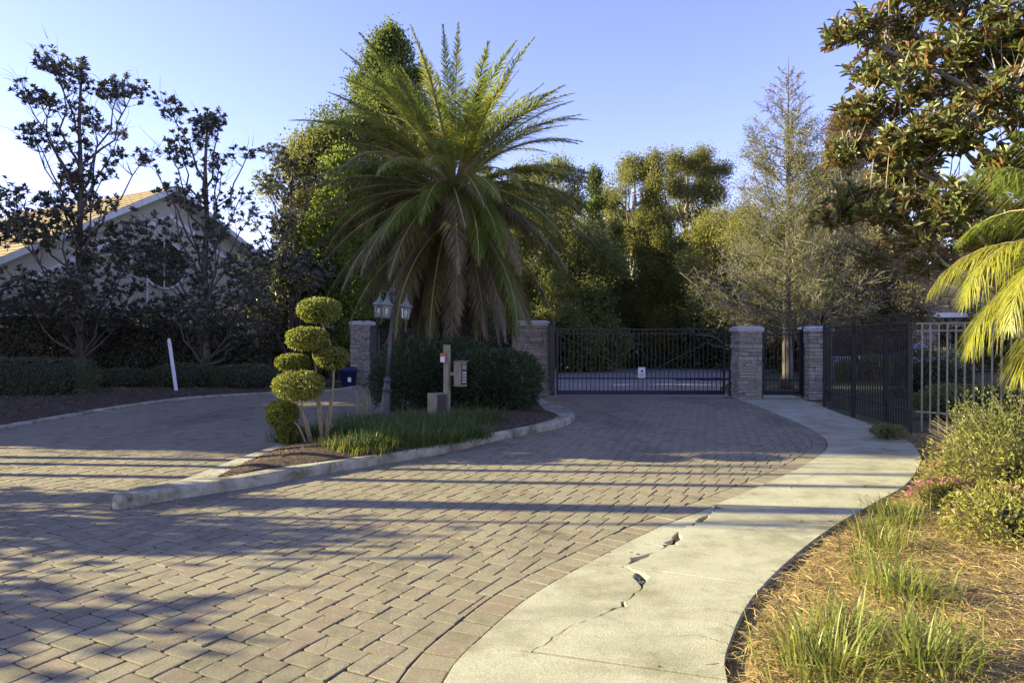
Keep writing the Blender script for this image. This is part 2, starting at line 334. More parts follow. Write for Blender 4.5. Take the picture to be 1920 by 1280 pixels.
def whorls(T, D, k, rng, L, W, six=False, opening=(35, 80)):
    n = len(T); D = unit(D + np.array([0, 0, .55])); X = unit(np.cross(D, rand_dirs(n, rng))); Y = np.cross(D, X)
    parts = []
    for j in range(k):
        a = 2*np.pi*j*.382*1.0 + rng.uniform(0, .5, n)
        op = np.radians(rng.uniform(*opening, n))
        rad = X * np.cos(a)[:, None] + Y * np.sin(a)[:, None]
        d = rad * np.sin(op)[:, None] + D * np.cos(op)[:, None]
        N = D * np.sin(op)[:, None] - rad * np.cos(op)[:, None]
        P = T + rng.normal(0, .012, (n, 3)) - D * rng.uniform(0, L*.5, (n, 1))
        l = L * rng.uniform(.7, 1.2, n)
        parts.append(leaves6(P, d, l, W * rng.uniform(.8, 1.15, n), rng, N) if six else leaves(P, d, l, W * np.ones(n), rng, .1, N=N))
    return merge(parts)
def tree(name, label, base, trunk, limbs, lobes, tips, mat, leaf, r0=.16, bark='bark', shell=.5, twigw=.02, cat='tree', group=None, seed=1, extra=None):
    rng = np.random.default_rng(seed); root = thing(name, label, cat, base, group)
    mb = MB(); nodes = skeleton(rng, trunk, limbs, r0, mb)
    T = lobe_points(lobes, tips, rng, shell)
    tw, D = twigs_to(nodes, T, rng, twigw)
    mb.build('trunk', M[bark], root, smooth=True)
    tag(link('twigs', npmesh('twigs', *tw), M[bark], root), kind='stuff')
    V, F = leaf(T, D, rng)
    link('crown', npmesh('crown', V, F), M[mat], root)
    return root
def round_tree(name, label, px, py_top, hw, d, mat, seed, group='trees of the wood beyond the gate', kind='broad', dens=1.0, low=.3, bark='bark', leafL=.2, leafW=.11, py_base=None):
    rng = np.random.default_rng(seed + 900); top = A(px, py_top, d); h = top.z; w = hw / FPX * d; base = (top.x, d, 0)
    trunk = [(0, 0, 0)] + [(rng.normal(0, .03*h*.3), rng.normal(0, .03*h*.3), h*f) for f in (.2, .4, .6, .8, .93)]
    lobes, limbs = [], []
    if kind == 'broad':
        nl = 46
        for i in range(nl):
            f = low + (.98 - low) * (i + rng.uniform(0, 1)) / nl; a = i * 2.4 + rng.uniform(-.6, .6); q = (f - low) / (1 - low)
            prof = math.sin(math.pi * (q * .74 + .16)) ** .55
            rr = w * rng.uniform(.09, .3) * (.6 + .4*prof); r = w * prof * rng.uniform(.3, 1.18)
            c = (math.cos(a)*r, math.sin(a)*r, min(h*f + rng.normal(0, .02*h), h - rr*.6)); lobes.append((c, (rr, rr, rr*rng.uniform(.6, .95)))); limbs.append((min(.9, max(.12, f - .22)), c, r0_of(h)*.3))
        for _ in range(6): lobes.append(((rng.normal(0, w*.38), rng.normal(0, w*.3), h - w*rng.uniform(.12, .5)), (w*rng.uniform(.1, .22),)*2 + (w*rng.uniform(.08, .16),)))
    elif kind == 'cone':
        nl = 16
        for i in range(nl):
            f = low + (1 - low) * (i + .3) / nl; r = w * (1 - (f - low) / (1 - low)) ** .8 * .62; a = i * 2.4
            rr = max(.3, w * (1 - (f - low)/(1 - low)) ** .8 * .55)
            c = (math.cos(a)*r, math.sin(a)*r, h*f); lobes.append((c, (rr, rr, rr*1.15 + h*.03))); limbs.append((min(.92, max(.1, f - .05)), c, r0_of(h)*.25))
        lobes.append(((0, 0, h*.95), (w*.16, w*.16, h*.05)))
    elif kind == 'column':
        nl = 22
        for i in range(nl):
            f = low + (1 - low) * (i + .4) / nl; q = (f - low)/(1 - low); pr = min(1, (1 - q) * 2.2) ** .7 * (.75 + .25*math.sin(i*1.7))
            r = w * pr * .55; a = i * 2.4; rr = max(.45, w * pr * .5)
            c = (math.cos(a)*r, math.sin(a)*r, h*f); lobes.append((c, (rr, rr, rr*1.3))); limbs.append((min(.92, max(.1, f - .08)), c, r0_of(h)*.25))
        lobes += [((0, 0, h*.965), (w*.13, w*.13, h*.035)), ((w*.16, 0, h*.93), (w*.15, w*.15, h*.04)), ((-w*.18, .1, h*.9), (w*.16, w*.16, h*.045)), ((w*.34, 0, h*.86), (w*.15, w*.15, h*.045)), ((-w*.36, 0, h*.83), (w*.17, w*.17, h*.05))]
    tips = int((500 + 66 * w * h) * dens)
    up = .8 if kind != 'broad' else .1
    def lf(T, D, rg): return foliage_spray(T, D, 26, rg, leafL*.7, leafW*.7, .27 if kind == 'broad' else .17, .1, up)
    return tree(name, label, base, trunk, limbs, lobes, tips, mat, lf, r0_of(h), bark, .1, .02, 'tree', group, seed)
def r0_of(h): return .018 * h + .03

def super_pts(n, rng, radii, e):
    d = rand_dirs(n, rng); q = (np.abs(d) ** e).sum(1, keepdims=True) ** (1/e); p = d / q
    nrm = unit(np.sign(p) * np.abs(p) ** (e - 1) / np.asarray(radii)); return p * np.asarray(radii), nrm
def clipped_mass(root, c, radii, n, mat, L, W, seed, e=2.0, part='foliage', coreP='inner_branches', depth=.14, zmin=None, spike=.5, lump=.05):
    rng = np.random.default_rng(seed); p, nr = super_pts(n, rng, radii, e)
    s = 1 - depth * rng.random((n, 1)) ** 1.4
    ph = rng.uniform(0, 6, 3); wob = 1 + lump * (np.sin(p[:, :1]*5 + ph[0]) + np.sin(p[:, 1:2]*5.5 + ph[1]) + np.sin(p[:, 2:]*6 + ph[2]))
    P = p * s * wob + np.asarray(c)
    if zmin is not None:
        k = P[:, 2] > zmin; P = P[k]; nr = nr[k]
    m = len(P); D = unit(nr * spike + rand_dirs(m, rng) * .8 + np.array([0, 0, .25]))
    V, F = leaves(P, D, L * rng.uniform(.6, 1.3, m), W * rng.uniform(.7, 1.2, m), rng, .1, N=nr + rand_dirs(m, rng) * .7)
    f = link(part, npmesh(part, V, F), M[mat], root)
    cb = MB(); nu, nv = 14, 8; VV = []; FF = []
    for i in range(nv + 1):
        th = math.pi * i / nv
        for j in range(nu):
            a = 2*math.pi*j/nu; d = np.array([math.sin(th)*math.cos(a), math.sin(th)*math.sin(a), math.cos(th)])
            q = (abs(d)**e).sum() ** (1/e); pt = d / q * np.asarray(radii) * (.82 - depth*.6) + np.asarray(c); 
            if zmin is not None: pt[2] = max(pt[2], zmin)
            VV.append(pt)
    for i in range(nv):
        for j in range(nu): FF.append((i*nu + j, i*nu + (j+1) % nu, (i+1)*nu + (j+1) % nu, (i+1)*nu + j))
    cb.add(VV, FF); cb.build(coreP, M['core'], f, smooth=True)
    return f
def grass_clump(root, n, h, spread, mat, seed, w=.009, part='blades', lean=.8):
    rng = np.random.default_rng(seed); P = np.c_[rng.normal(0, spread, (n, 2)), np.zeros(n) - .02]
    a = np.arctan2(P[:, 1], P[:, 0]) + rng.normal(0, .7, n); l = h * rng.uniform(.6, 1.15, n); ln = rng.uniform(.15, lean, n)
    out = np.c_[np.cos(a), np.sin(a), np.zeros(n)]; sd = np.c_[-np.sin(a), np.cos(a), np.zeros(n)] * (w * .5 * rng.uniform(.7, 1.3, n))[:, None]
    rows = []
    for t in (0, .4, .75, 1.0):
        c = P + out * (l * ln * t**1.7)[:, None] + np.array([0, 0, 1.0]) * (l * (t - .55 * ln * t**2.2))[:, None]
        k = (1 - t) * .85 + .15 if t < 1 else .08
        rows += [c - sd*k, c + sd*k]
    V = np.stack(rows, 1).reshape(-1, 3); b = (np.arange(n)*8)[:, None]
    F = np.concatenate([b + np.array([[0, 1, 3, 2]]), b + np.array([[2, 3, 5, 4]]), b + np.array([[4, 5, 7, 6]])])
    return tag(link(part, npmesh(part, V, F, True), M[mat], root), kind='stuff')

# ------------------------------------------------------------------ polygon tools
def catmull(pts, step=.15, closed=False):
    P = [np.array(p[:2], float) for p in pts]; n = len(P); out = []
    for i in range(n if closed else n - 1):
        p0 = P[(i-1) % n] if closed or i > 0 else 2*P[0] - P[1]
        p1, p2 = P[i], P[(i+1) % n]; p3 = P[(i+2) % n] if closed or i + 2 < n else 2*P[-1] - P[-2]
        m = max(2, int(np.linalg.norm(p2 - p1) / step))
        for t in np.arange(m) / m:
            out.append(.5*((2*p1) + (p2-p0)*t + (2*p0-5*p1+4*p2-p3)*t*t + (3*p1-p0-3*p2+p3)*t**3))
    if not closed: out.append(P[-1])
    return np.array(out)
def resample(pl, step):
    s = np.r_[0, np.cumsum(np.linalg.norm(np.diff(pl, axis=0), axis=1))]; n = max(2, int(round(s[-1] / step)) + 1)
    q = np.linspace(0, s[-1], n); return np.c_[np.interp(q, s, pl[:, 0]), np.interp(q, s, pl[:, 1])]
def normals2(pl):
    t = np.gradient(pl, axis=0); t /= np.linalg.norm(t, axis=1, keepdims=True); return np.c_[t[:, 1], -t[:, 0]]   # right-hand side
def inside(poly, p):
    x, y = p; r = False; n = len(poly); j = n - 1
    for i in range(n):
        xi, yi = poly[i]; xj, yj = poly[j]
        if (yi > y) != (yj > y) and x < (xj - xi)*(y - yi)/(yj - yi) + xi: r = not r
        j = i
    return r
def inside_np(poly, P):
    r = np.zeros(len(P), bool); n = len(poly); j = n - 1
    for i in range(n):
        xi, yi = poly[i]; xj, yj = poly[j]
        c = (yi > P[:, 1]) != (yj > P[:, 1])
        with np.errstate(divide='ignore', invalid='ignore'):
            r ^= c & (P[:, 0] < (xj - xi)*(P[:, 1] - yi)/((yj - yi) if yj != yi else 1e-9) + xi)
        j = i
    return r
def slab(name, poly, z0, z1, mat, parent=None, bev=.006, kind=None):
    bm = bmesh.new(); vs_ = [bm.verts.new((p[0], p[1], z1)) for p in poly]; f = bm.faces.new(vs_)
    if f.normal.z < 0 or (f.normal_update() or f.normal.z < 0): f.normal_flip()
    r = bmesh.ops.extrude_face_region(bm, geom=[f]); nv = [g for g in r['geom'] if isinstance(g, bmesh.types.BMVert)]
    for v in nv: v.co.z = z0
    bmesh.ops.recalc_face_normals(bm, faces=bm.faces[:])
    if bev > 0:
        ed = [e for e in bm.edges if abs(e.verts[0].co.z - z1) < 1e-6 and abs(e.verts[1].co.z - z1) < 1e-6]
        bmesh.ops.bevel(bm, geom=ed, offset=bev, segments=2, affect='EDGES', profile=.5)
    bmesh.ops.triangulate(bm, faces=[f for f in bm.faces if len(f.verts) > 4])
    me = bpy.data.meshes.new(name); bm.to_mesh(me); bm.free()
    o = link(name, me, mat, parent)
    if kind: o['kind'] = kind
    return o
def sheet(name, poly, z, mat, kind='structure', res=None, zf=None):
    """flat (or gently mounded, zf) ground patch"""
    bm = bmesh.new()
    if res:
        poly = resample(np.vstack([np.asarray(poly), np.asarray(poly)[:1]]), res*.8)[:-1]; x0, y0 = poly.min(0); x1, y1 = poly.max(0)
        gx, gy = np.meshgrid(np.arange(x0, x1, res), np.arange(y0, y1, res), indexing='ij'); P = np.c_[gx.ravel(), gy.ravel()]
        P += np.random.default_rng(1).uniform(-.2, .2, P.shape)*res; P = P[inside_np(poly, P)]
        ed = np.array([np.linalg.norm(poly - q, axis=1).min() for q in P]); k = ed > res*.45; P = P[k]; ed = np.r_[np.zeros(len(poly)), ed[k]]
        Q = np.vstack([poly, P]); nb = len(poly)
        r = delaunay_2d_cdt([Vector(q) for q in Q], [(i, (i+1) % nb) for i in range(nb)], [], 1, 1e-5)
        Q2 = np.array([tuple(q) for q in r[0]]); e2 = np.array([ed[o[0]] if o else 0. for o in r[3]])
        me = npmesh(name, np.c_[Q2, z + (zf(Q2, e2) if zf else 0*e2)], r[2], True)
        bm.from_mesh(me); bmesh.ops.recalc_face_normals(bm, faces=bm.faces[:])
        if bm.faces[0].normal.z < 0: bmesh.ops.reverse_faces(bm, faces=bm.faces[:])
        bm.to_mesh(me); bm.free()
    else:
        f = bm.faces.new([bm.verts.new((p[0], p[1], z)) for p in poly]); f.normal_update()
        if f.normal.z < 0: f.normal_flip()
        bmesh.ops.triangulate(bm, faces=bm.faces[:])
        me = bpy.data.meshes.new(name); bm.to_mesh(me); bm.free()
    o = link(name, me, mat); o['kind'] = kind
    return o

# ================================================================== GROUND, DRIVEWAY, KERBS, WALK
gm = MB(); gm.add([(-500, -60, -.07), (500, -60, -.07), (500, 900, -.07), (-500, 900, -.07)], [(0, 1, 2, 3)])
tag(gm.build('ground', M['lawn']), kind='structure')

S_px = [(830, 1280), (885, 1212), (988, 1123), (1103, 1056), (1234, 989), (1341, 947), (1481, 887), (1535, 855), (1550, 839), (1547, 824), (1527, 810), (1500, 795), (1440, 770)]
S = catmull([(-.55, 1.2), (-.42, 2.4)] + [v2(G(*p)) for p in S_px] + [(5.75, 17.0), (5.82, 18.3)], .1)      # pavers / walk boundary
O_px = [(1365, 1280), (1375, 1200), (1410, 1130), (1470, 1065), (1550, 1000), (1640, 945), (1700, 910), (1727, 870), (1725, 850), (1700, 825), (1640, 800), (1560, 770)]
O = catmull([(.85, 1.2), (.93, 2.4)] + [v2(G(*p)) for p in O_px] + [(7.25, 16.3), (7.5, 18.0)], .1)            # outer edge of the walk
LC = catmull([(-16, -1), (-12, 3.5), (-9.6, 7.5), (-8.95, 12), (-8.87, 14), (-8.75, 16.4), (-8.2, 18.3), (-6.8, 19.6), (-5.4, 20.5), (-4.85, 22.4)], .2)
isl_front = [v2(G(*p)) for p in [(212, 949), (222, 954), (300, 941), (400, 925), (480, 912), (605, 889), (730, 868), (855, 845), (949, 822), (1042, 804), (1072, 792), (1076, 783), (1058, 772), (1028, 762), (1000, 751)]]
isl_left = [v2(G(*p, .12)) for p in [(510, 835), (437, 860), (330, 900)]] + [np.array((-3.72, 6.86))]
ISL = catmull(isl_front + [np.array((-.1, 18.7)), np.array((-1.4, 17.4)), np.array((-2.5, 14.8)), np.array((-3.1, 12))] + isl_left, .12, True)

# pavers -------------------------------------------------------------
n_ = normals2(S); SI = S - n_ * .205                                      # inner edge of the soldier course
drive_poly = np.vstack([S, [(5.82, 18.45), (1.0, 18.95), (-.2, 19.3), (-4.7, 22.8)], LC[::-1]])
drive = sheet('driveway', drive_poly, -.0065, M['sand'])
L_, W_, J = .203, .137, .0085
ang = R(-27); ux = np.array([math.cos(ang), math.sin(ang)]); uy = np.array([-ux[1], ux[0]])
def tmpl(l, w):
    c = .012; a, b = l/2, w/2
    o8 = [(-a+c, -b), (a-c, -b), (a, -b+c), (a, b-c), (a-c, b), (-a+c, b), (-a, b-c), (-a, -b+c)]
    ins = .005; V = []
    for z, s in ((0, ins), (-.0018, 0), (-.04, 0)):
        for x, y in o8: V.append((x - math.copysign(s, x), y - math.copysign(s, y), z))
    F = [(0, 1, 2, 3), (0, 3, 4, 7), (4, 5, 6, 7)]
    for r in (0, 8):
        for j in range(8): F.append((r + 8 + j, r + 8 + (j+1) % 8, r + (j+1) % 8, r + j))
    return np.array(V), np.array(F)
TV, TF = tmpl(L_ - J, W_ - J)
cells = []
u = np.array([W_, W_]); v = np.array([L_, -L_])
for a in range(-160, 200):
    for b in range(-90, 110):
        o = a*u + b*v
        for (cx, cy, rot) in ((o[0] + L_/2, o[1] + W_/2, 0), (o[0] + L_ + W_/2, o[1] + W_ - L_/2, 1)):
            p = ux*cx + uy*cy + np.array([-1.0, 8.0])
            if 1.9 < p[1] < 23.5 and -1.02*p[1] - .5 < p[0] < .6*p[1] + 1.5 and p[0] > -12: cells.append((p[0], p[1], rot))
cells = np.array(cells)
core_poly = np.vstack([SI, [(5.6, 18.40), (1.0, 18.85), (-.2, 19.2), (-4.7, 22.7)], LC[::-1]])
rng = np.random.default_rng(3)
B1 = resample(np.vstack([SI, [(5.6, 18.40), (1.0, 18.85), (-.2, 19.2), (-4.7, 22.7)]]), .05); N1 = -normals2(B1)
B2 = resample(LC, .05); N2 = normals2(B2)
B3 = resample(np.vstack([ISL, ISL[:1]]), .05)
N3 = normals2(B3)
if inside(ISL, B3[40] + N3[40]*.05): N3 = -N3
def clip(poly, q, nrm):
    out = []; k = len(poly)
    for i in range(k):
        a, b = poly[i], poly[(i+1) % k]; da = (a - q) @ nrm; db = (b - q) @ nrm
        if da >= 0: out.append(a)
        if (da >= 0) != (db >= 0): out.append(a + (b - a) * da / (da - db))
    return out
def rect(c, rot, l, w):
    X, Y = (ux, uy) if not rot else (uy, ux); return [np.array(c) + X*sx*l/2 + Y*sy*w/2 for sx, sy in ((-1, -1), (1, -1), (1, 1), (-1, 1))]
full, cut = [], MB()
inD = inside_np(core_poly, cells[:, :2]); inI = inside_np(ISL, cells[:, :2])
BB = [(B1, N1), (B2, N2), (B3, N3)]
for i, (x, y, rot) in enumerate(cells):
    p = np.array([x, y]); near = []
    for Bp, Nn in BB:
        dd = ((Bp - p)**2).sum(1); k = dd.argmin()
        if dd[k] < .0225: near.append((Bp[k], Nn[k]))
    if not near:
        if inD[i] and not inI[i]: full.append((x, y, rot))
        continue
    poly = rect(p, rot, L_ - J, W_ - J)
    for q, nn in near:
        poly = clip(poly, q + nn*.005, nn)
        if len(poly) < 3: break
    if len(poly) < 3: continue
    ar = abs(sum(poly[k][0]*poly[(k+1) % len(poly)][1] - poly[(k+1) % len(poly)][0]*poly[k][1] for k in range(len(poly)))) / 2
    if ar < .0022: continue
    c0 = sum(poly) / len(poly); m = len(poly); dz = rng.normal(0, .0012)
    if (poly[1]-poly[0])[0]*(poly[2]-poly[1])[1] - (poly[1]-poly[0])[1]*(poly[2]-poly[1])[0] < 0: poly = poly[::-1]
    V = [(*(q + (c0 - q)*.05), dz) for q in poly] + [(*q, dz - .002) for q in poly] + [(*q, -.04) for q in poly]
    F = [tuple(range(m))] + [(r + m + j, r + m + (j+1) % m, r + (j+1) % m, r + j) for r in (0, m) for j in range(m)]
    cut.add(V, F)
full = np.array(full)
def inframe(f): return (np.abs(f[:, 0]) < f[:, 1]*.735) & (f[:, 1] > 3.2)
near_i = np.where(inframe(full))[0]; near_i = near_i[np.argsort(full[near_i, 1])][:300]; isnear = np.zeros(len(full), bool); isnear[near_i] = True
# worn variants share mesh data
pav_me = []
for k in range(6):
    V = TV.copy(); V[:16, :2] += rng.normal(0, .0012, (16, 2)); V[:8, 2] += rng.normal(0, .0007, 8)
    me = npmesh('paver', V, TF); me.materials.append(M['paver']); pav_me.append(me)
for j, i in enumerate(near_i):
    o = bpy.data.objects.new('paver', pav_me[int(rng.integers(6))]); col.objects.link(o); o.parent = drive
    o.location = (full[i, 0], full[i, 1], rng.normal(0, .0016)); o.rotation_euler = (rng.normal(0, .009), rng.normal(0, .009), ang + (R(90) if full[i, 2] else 0) + (math.pi if rng.random() < .5 else 0) + rng.normal(0, .008))
far = full[~isnear]; n = len(far)
ca = ang + np.where(far[:, 2] > 0, R(90), 0) + rng.normal(0, .006, n)
tx, ty = rng.normal(0, .009, n), rng.normal(0, .009, n)
VX = TV[None, :, 0] * np.cos(ca)[:, None] - TV[None, :, 1]*np.sin(ca)[:, None]; VY = TV[None, :, 0]*np.sin(ca)[:, None] + TV[None, :, 1]*np.cos(ca)[:, None]
VZ = TV[None, :, 2] + VX*tx[:, None] + VY*ty[:, None] + rng.normal(0, .0015, n)[:, None]
V = np.stack([VX + far[:, :1], VY + far[:, 1:2], VZ], 2).reshape(-1, 3); F = (np.arange(n)*len(TV))[:, None, None] + TF[None]
tag(link('paver_field', npmesh('paver_field', V, F.reshape(-1, 4)), M['paver_field'], drive), kind='stuff')
tag(cut.build('cut_pavers', M['paver_field'], drive), kind='stuff')
# soldier course
sr = resample(S, .142); nr_ = normals2(sr)
edge_far = MB()
for i in range(len(sr) - 1):
    a, b = sr[i] - nr_[i]*.004, sr[i+1] - nr_[i+1]*.004; c, d_ = sr[i+1] - nr_[i+1]*.2, sr[i] - nr_[i]*.2
    t = (b - a) / np.linalg.norm(b - a) * .004; q = [a + t, d_ + t, c - t, b - t]; c0 = sum(q) / 4; z = rng.normal(0, .0015)
    V = [(*(p + (c0-p)*.06 - c0), 0) for p in q] + [(*(p - c0), -.002) for p in q] + [(*(p - c0), -.04) for p in q]
    V = [V[i_] for i_ in (0, 3, 2, 1, 4, 7, 6, 5, 8, 11, 10, 9)]
    F = [(0, 1, 2, 3)] + [(r + 4 + j, r + 4 + (j+1) % 4, r + (j+1) % 4, r + j) for r in (0, 4) for j in range(4)]
    if c0[1] < 2.6: continue
    if c0[1] < 10.5:
        m_ = MB(); m_.add(V, F); m_.build('edging_paver', M['paver'], drive, (c0[0], c0[1], z))
    else: edge_far.add([(p[0] + c0[0], p[1] + c0[1], p[2] + z) for p in V], F)
tag(edge_far.build('edging_course', M['paver_field'], drive), kind='stuff')

# island and kerbs ------------------------------------------------------
slab('kerb', ISL, -.05, .12, M['kerb'], None, .035, 'structure')
inner = [v2(G(*p, .125)) for p in [(408, 894), (480, 881), (580, 867), (680, 854), (792, 838), (917, 811), (1008, 793), (1040, 783), (1046, 777), (1022, 768)]]
inner += [np.array(q) for q in [(.45, 17.4), (-.1, 18.2), (-1.3, 17.0), (-2.25, 14.7), (-2.85, 12)]] + [v2(G(*p, .125)) for p in [(530, 837), (478, 858)]]
inner = catmull(inner, .12, True)
ISOIL = sheet('island_soil', inner, .127, M['soil'], 'structure', .18, lambda Q, e: np.minimum(e, .9)*.12 + .012*np.sin(Q[:, 0]*6)*np.sin(Q[:, 1]*5))
def soil_z(x, y):
    seg = inner; e = np.linalg.norm(seg - np.array([x, y]), axis=1).min(); return .118 + min(e, .9)*.12
lcr = resample(LC, .25); nl_ = normals2(lcr); kb = MB(); k = len(lcr)
prof = [(0, -.06), (0, .025), (-.02, .04), (-.16, .045), (-.18, .03), (-.18, -.06)]
for i in range(k):
    for w, z in prof: kb.v.append((lcr[i, 0] + nl_[i, 0]*w, lcr[i, 1] + nl_[i, 1]*w, z))
for i in range(k - 1):
    for j in range(5): kb.f.append((i*6+j, (i+1)*6+j, (i+1)*6+j+1, i*6+j+1)); kb.m.append(0)
tag(kb.build('kerb', M['kerb'], smooth=False), kind='structure')

# walk ------------------------------------------------------------------
walk = bpy.data.objects.new('sidewalk', None); col.objects.link(walk); walk['kind'] = 'structure'
def cutidx(pl, p): return int(np.linalg.norm(pl - np.asarray(p), axis=1).argmin())
def between(pl, a, b): i, j = cutidx(pl, a), cutidx(pl, b); return [p for p in pl[i:j+1]]
def shrink(poly, g=.004):
    P = np.array(poly); c = np.roll(P, -1, 0) - np.roll(P, 1, 0); c /= np.maximum(np.linalg.norm(c, axis=1, keepdims=True), 1e-9); n = np.c_[-c[:, 1], c[:, 0]]
    ar = (P[:, 0]*np.roll(P[:, 1], -1) - np.roll(P[:, 0], -1)*P[:, 1]).sum()
    return P + n * (g if ar > 0 else -g)
jin = [(-.42, 2.4), v2(G(885, 1212)), v2(G(1103, 1056)), v2(G(1341, 949)), v2(G(1478, 888)), (4.55, 10.05), (5.06, 11.6), (5.4, 13.4), (5.62, 15.4), (5.82, 18.3)]
jout = [(.93, 2.4), v2(G(1362, 1272)), v2(G(1440, 1098)), v2(G(1622, 957)), v2(G(1722, 890)), (5.75, 9.9), (6.28, 11.4), (6.65, 13.2), (6.96, 15.07), (7.5, 18.0)]
def crackline(px, seed, amp=.012, step=.05):
    rg = np.random.default_rng(seed); pl = resample(np.array([v2(G(*p)) for p in px]), step); pl[1:-1] += rg.normal(0, amp, pl[1:-1].shape); return pl
cr1 = crackline([(998, 1226), (1075, 1177), (1135, 1155), (1170, 1135), (1206, 1105), (1200, 1085), (1190, 1072), (1177, 1067)], 1)
cr2 = crackline([(1168, 1065), (1195, 1050), (1245, 1030), (1268, 1012), (1274, 998), (1300, 986), (1341, 957)], 2)
def sides(cr, wfun, seed):
    rg = np.random.default_rng(seed); n = normals2(cr); w = np.array([wfun(p) for p in cr]) * rg.uniform(.7, 1.3, len(cr))
    return cr - n * w[:, None] * .5, cr + n * w[:, None] * .5
def wf(pts):
    def f(p): return max([.008] + [w * math.exp(-((np.linalg.norm(p - v2(G(*q))) / r)**2)) for q, r, w in pts])
    return f
l1, r1 = sides(cr1, wf([((1192, 1086), .09, .10), ((1160, 1140), .08, .025)]), 5)
l2, r2 = sides(cr2, wf([((1262, 1015), .17, .09), ((1200, 1050), .14, .065), ((1315, 975), .16, .075)]), 6)
for i in range(len(jin) - 1):
    a = between(S, jin[i], jin[i+1]); b = between(O, jout[i], jout[i+1])
    a = [p + .006*np.array([.8, -.6]) for p in a]
    if i == 1: polys = [list(a) + list(l1[::-1]), list(r1) + list(b[::-1])]
    elif i == 2:
        aa = np.array(a); k1, k2 = cutidx(aa, v2(G(1195, 1008))), cutidx(aa, v2(G(1243, 986))); q1, q2 = cutidx(l2, v2(G(1248, 1028))), cutidx(l2, v2(G(1275, 998)))
        polys = [list(aa[:k1+1]) + list(l2[:q1+1][::-1]), list(aa[k1:k2+1]) + list(l2[q1:q2+1][::-1]), list(aa[k2:]) + list(l2[q2:][::-1]), list(r2) + list(b[::-1])]
    else: polys = [list(a) + list(b[::-1])]
    for q, po in enumerate(polys):
        z1 = .012 + (.0 if len(polys) == 1 else (.004 if q == len(polys) - 1 else -.005 - .003*q)); slab('slab', shrink(po, .0035), -.09, z1, M['concrete'], walk, .003)
hb = MB()                                                                                   # crumbled rubble in the broken gap
for k_ in range(60):
    p = cr2[rng.integers(3, len(cr2)-3)] + rng.normal(0, .015, 2) if k_ < 45 else cr1[rng.integers(len(cr1)-7, len(cr1)-1)] + rng.normal(0, .02, 2)
    s_ = rng.uniform(.006, .018); Mx = Matrix.Translation((p[0], p[1], -.03)) @ Matrix.Rotation(rng.uniform(0, 6), 4, 'Z') @ Matrix.Rotation(rng.uniform(0, 1), 4, 'X')
    hb.box(-s_, s_, -s_*.8, s_*.8, -s_*.6, s_*.6, M=Mx)
tag(hb.build('rubble', M['kerb'], walk), kind='stuff')
sheet('walk_bed', np.vstack([S, O[::-1]]), -.03, M['sand'])
# concrete apron in front of the small gate
slab('gate_apron', [(5.95, 18.25), (7.6, 18.1), (7.75, 19.4), (6.3, 19.4)], -.09, .008, M['concrete'], None, .006, 'structure')

# beds ------------------------------------------------------------------
rb_poly = np.vstack([O, [(8.0, 17.4), (7.0, 15.5), (6.9, 14), (6.75, 12.4), (6.7, 11.4), (9.5, 8.5), (13, 6), (13, 1.2)]])
def bedz(Q, e): return np.minimum(e, .8)*.09 - .005 + .012*np.sin(Q[:, 0]*4.1 + Q[:, 1]*2)*np.minimum(e, .5)
sheet('pine_straw_bed', rb_poly, -.02, M['straw_ground'], 'structure', .16, bedz)
OE = O
def bed_z(x, y): e = np.linalg.norm(rb_poly - np.array([x, y]), axis=1).min(); return -.025 + min(e, .8)*.09
lb_poly = np.vstack([lcr - nl_*.17, [(-4.9, 24.5), (-9, 26.5), (-20, 26.5), (-34, 20), (-34, -1)]])
sheet('left_bed', lb_poly, -.03, M['soil'], 'structure', .6, lambda Q, e: np.minimum(e, 2)*.06)
def left_z(x, y): return .04
sheet('far_road', [(-4.7, 22.85), (-.2, 19.35), (1.0, 19.0), (5.9, 18.5), (6.6, 22), (9.5, 29), (16, 38), (40, 44), (40, 49), (8, 43), (-2, 38), (-9, 34), (-12, 30)], -.03, M['asphalt'])

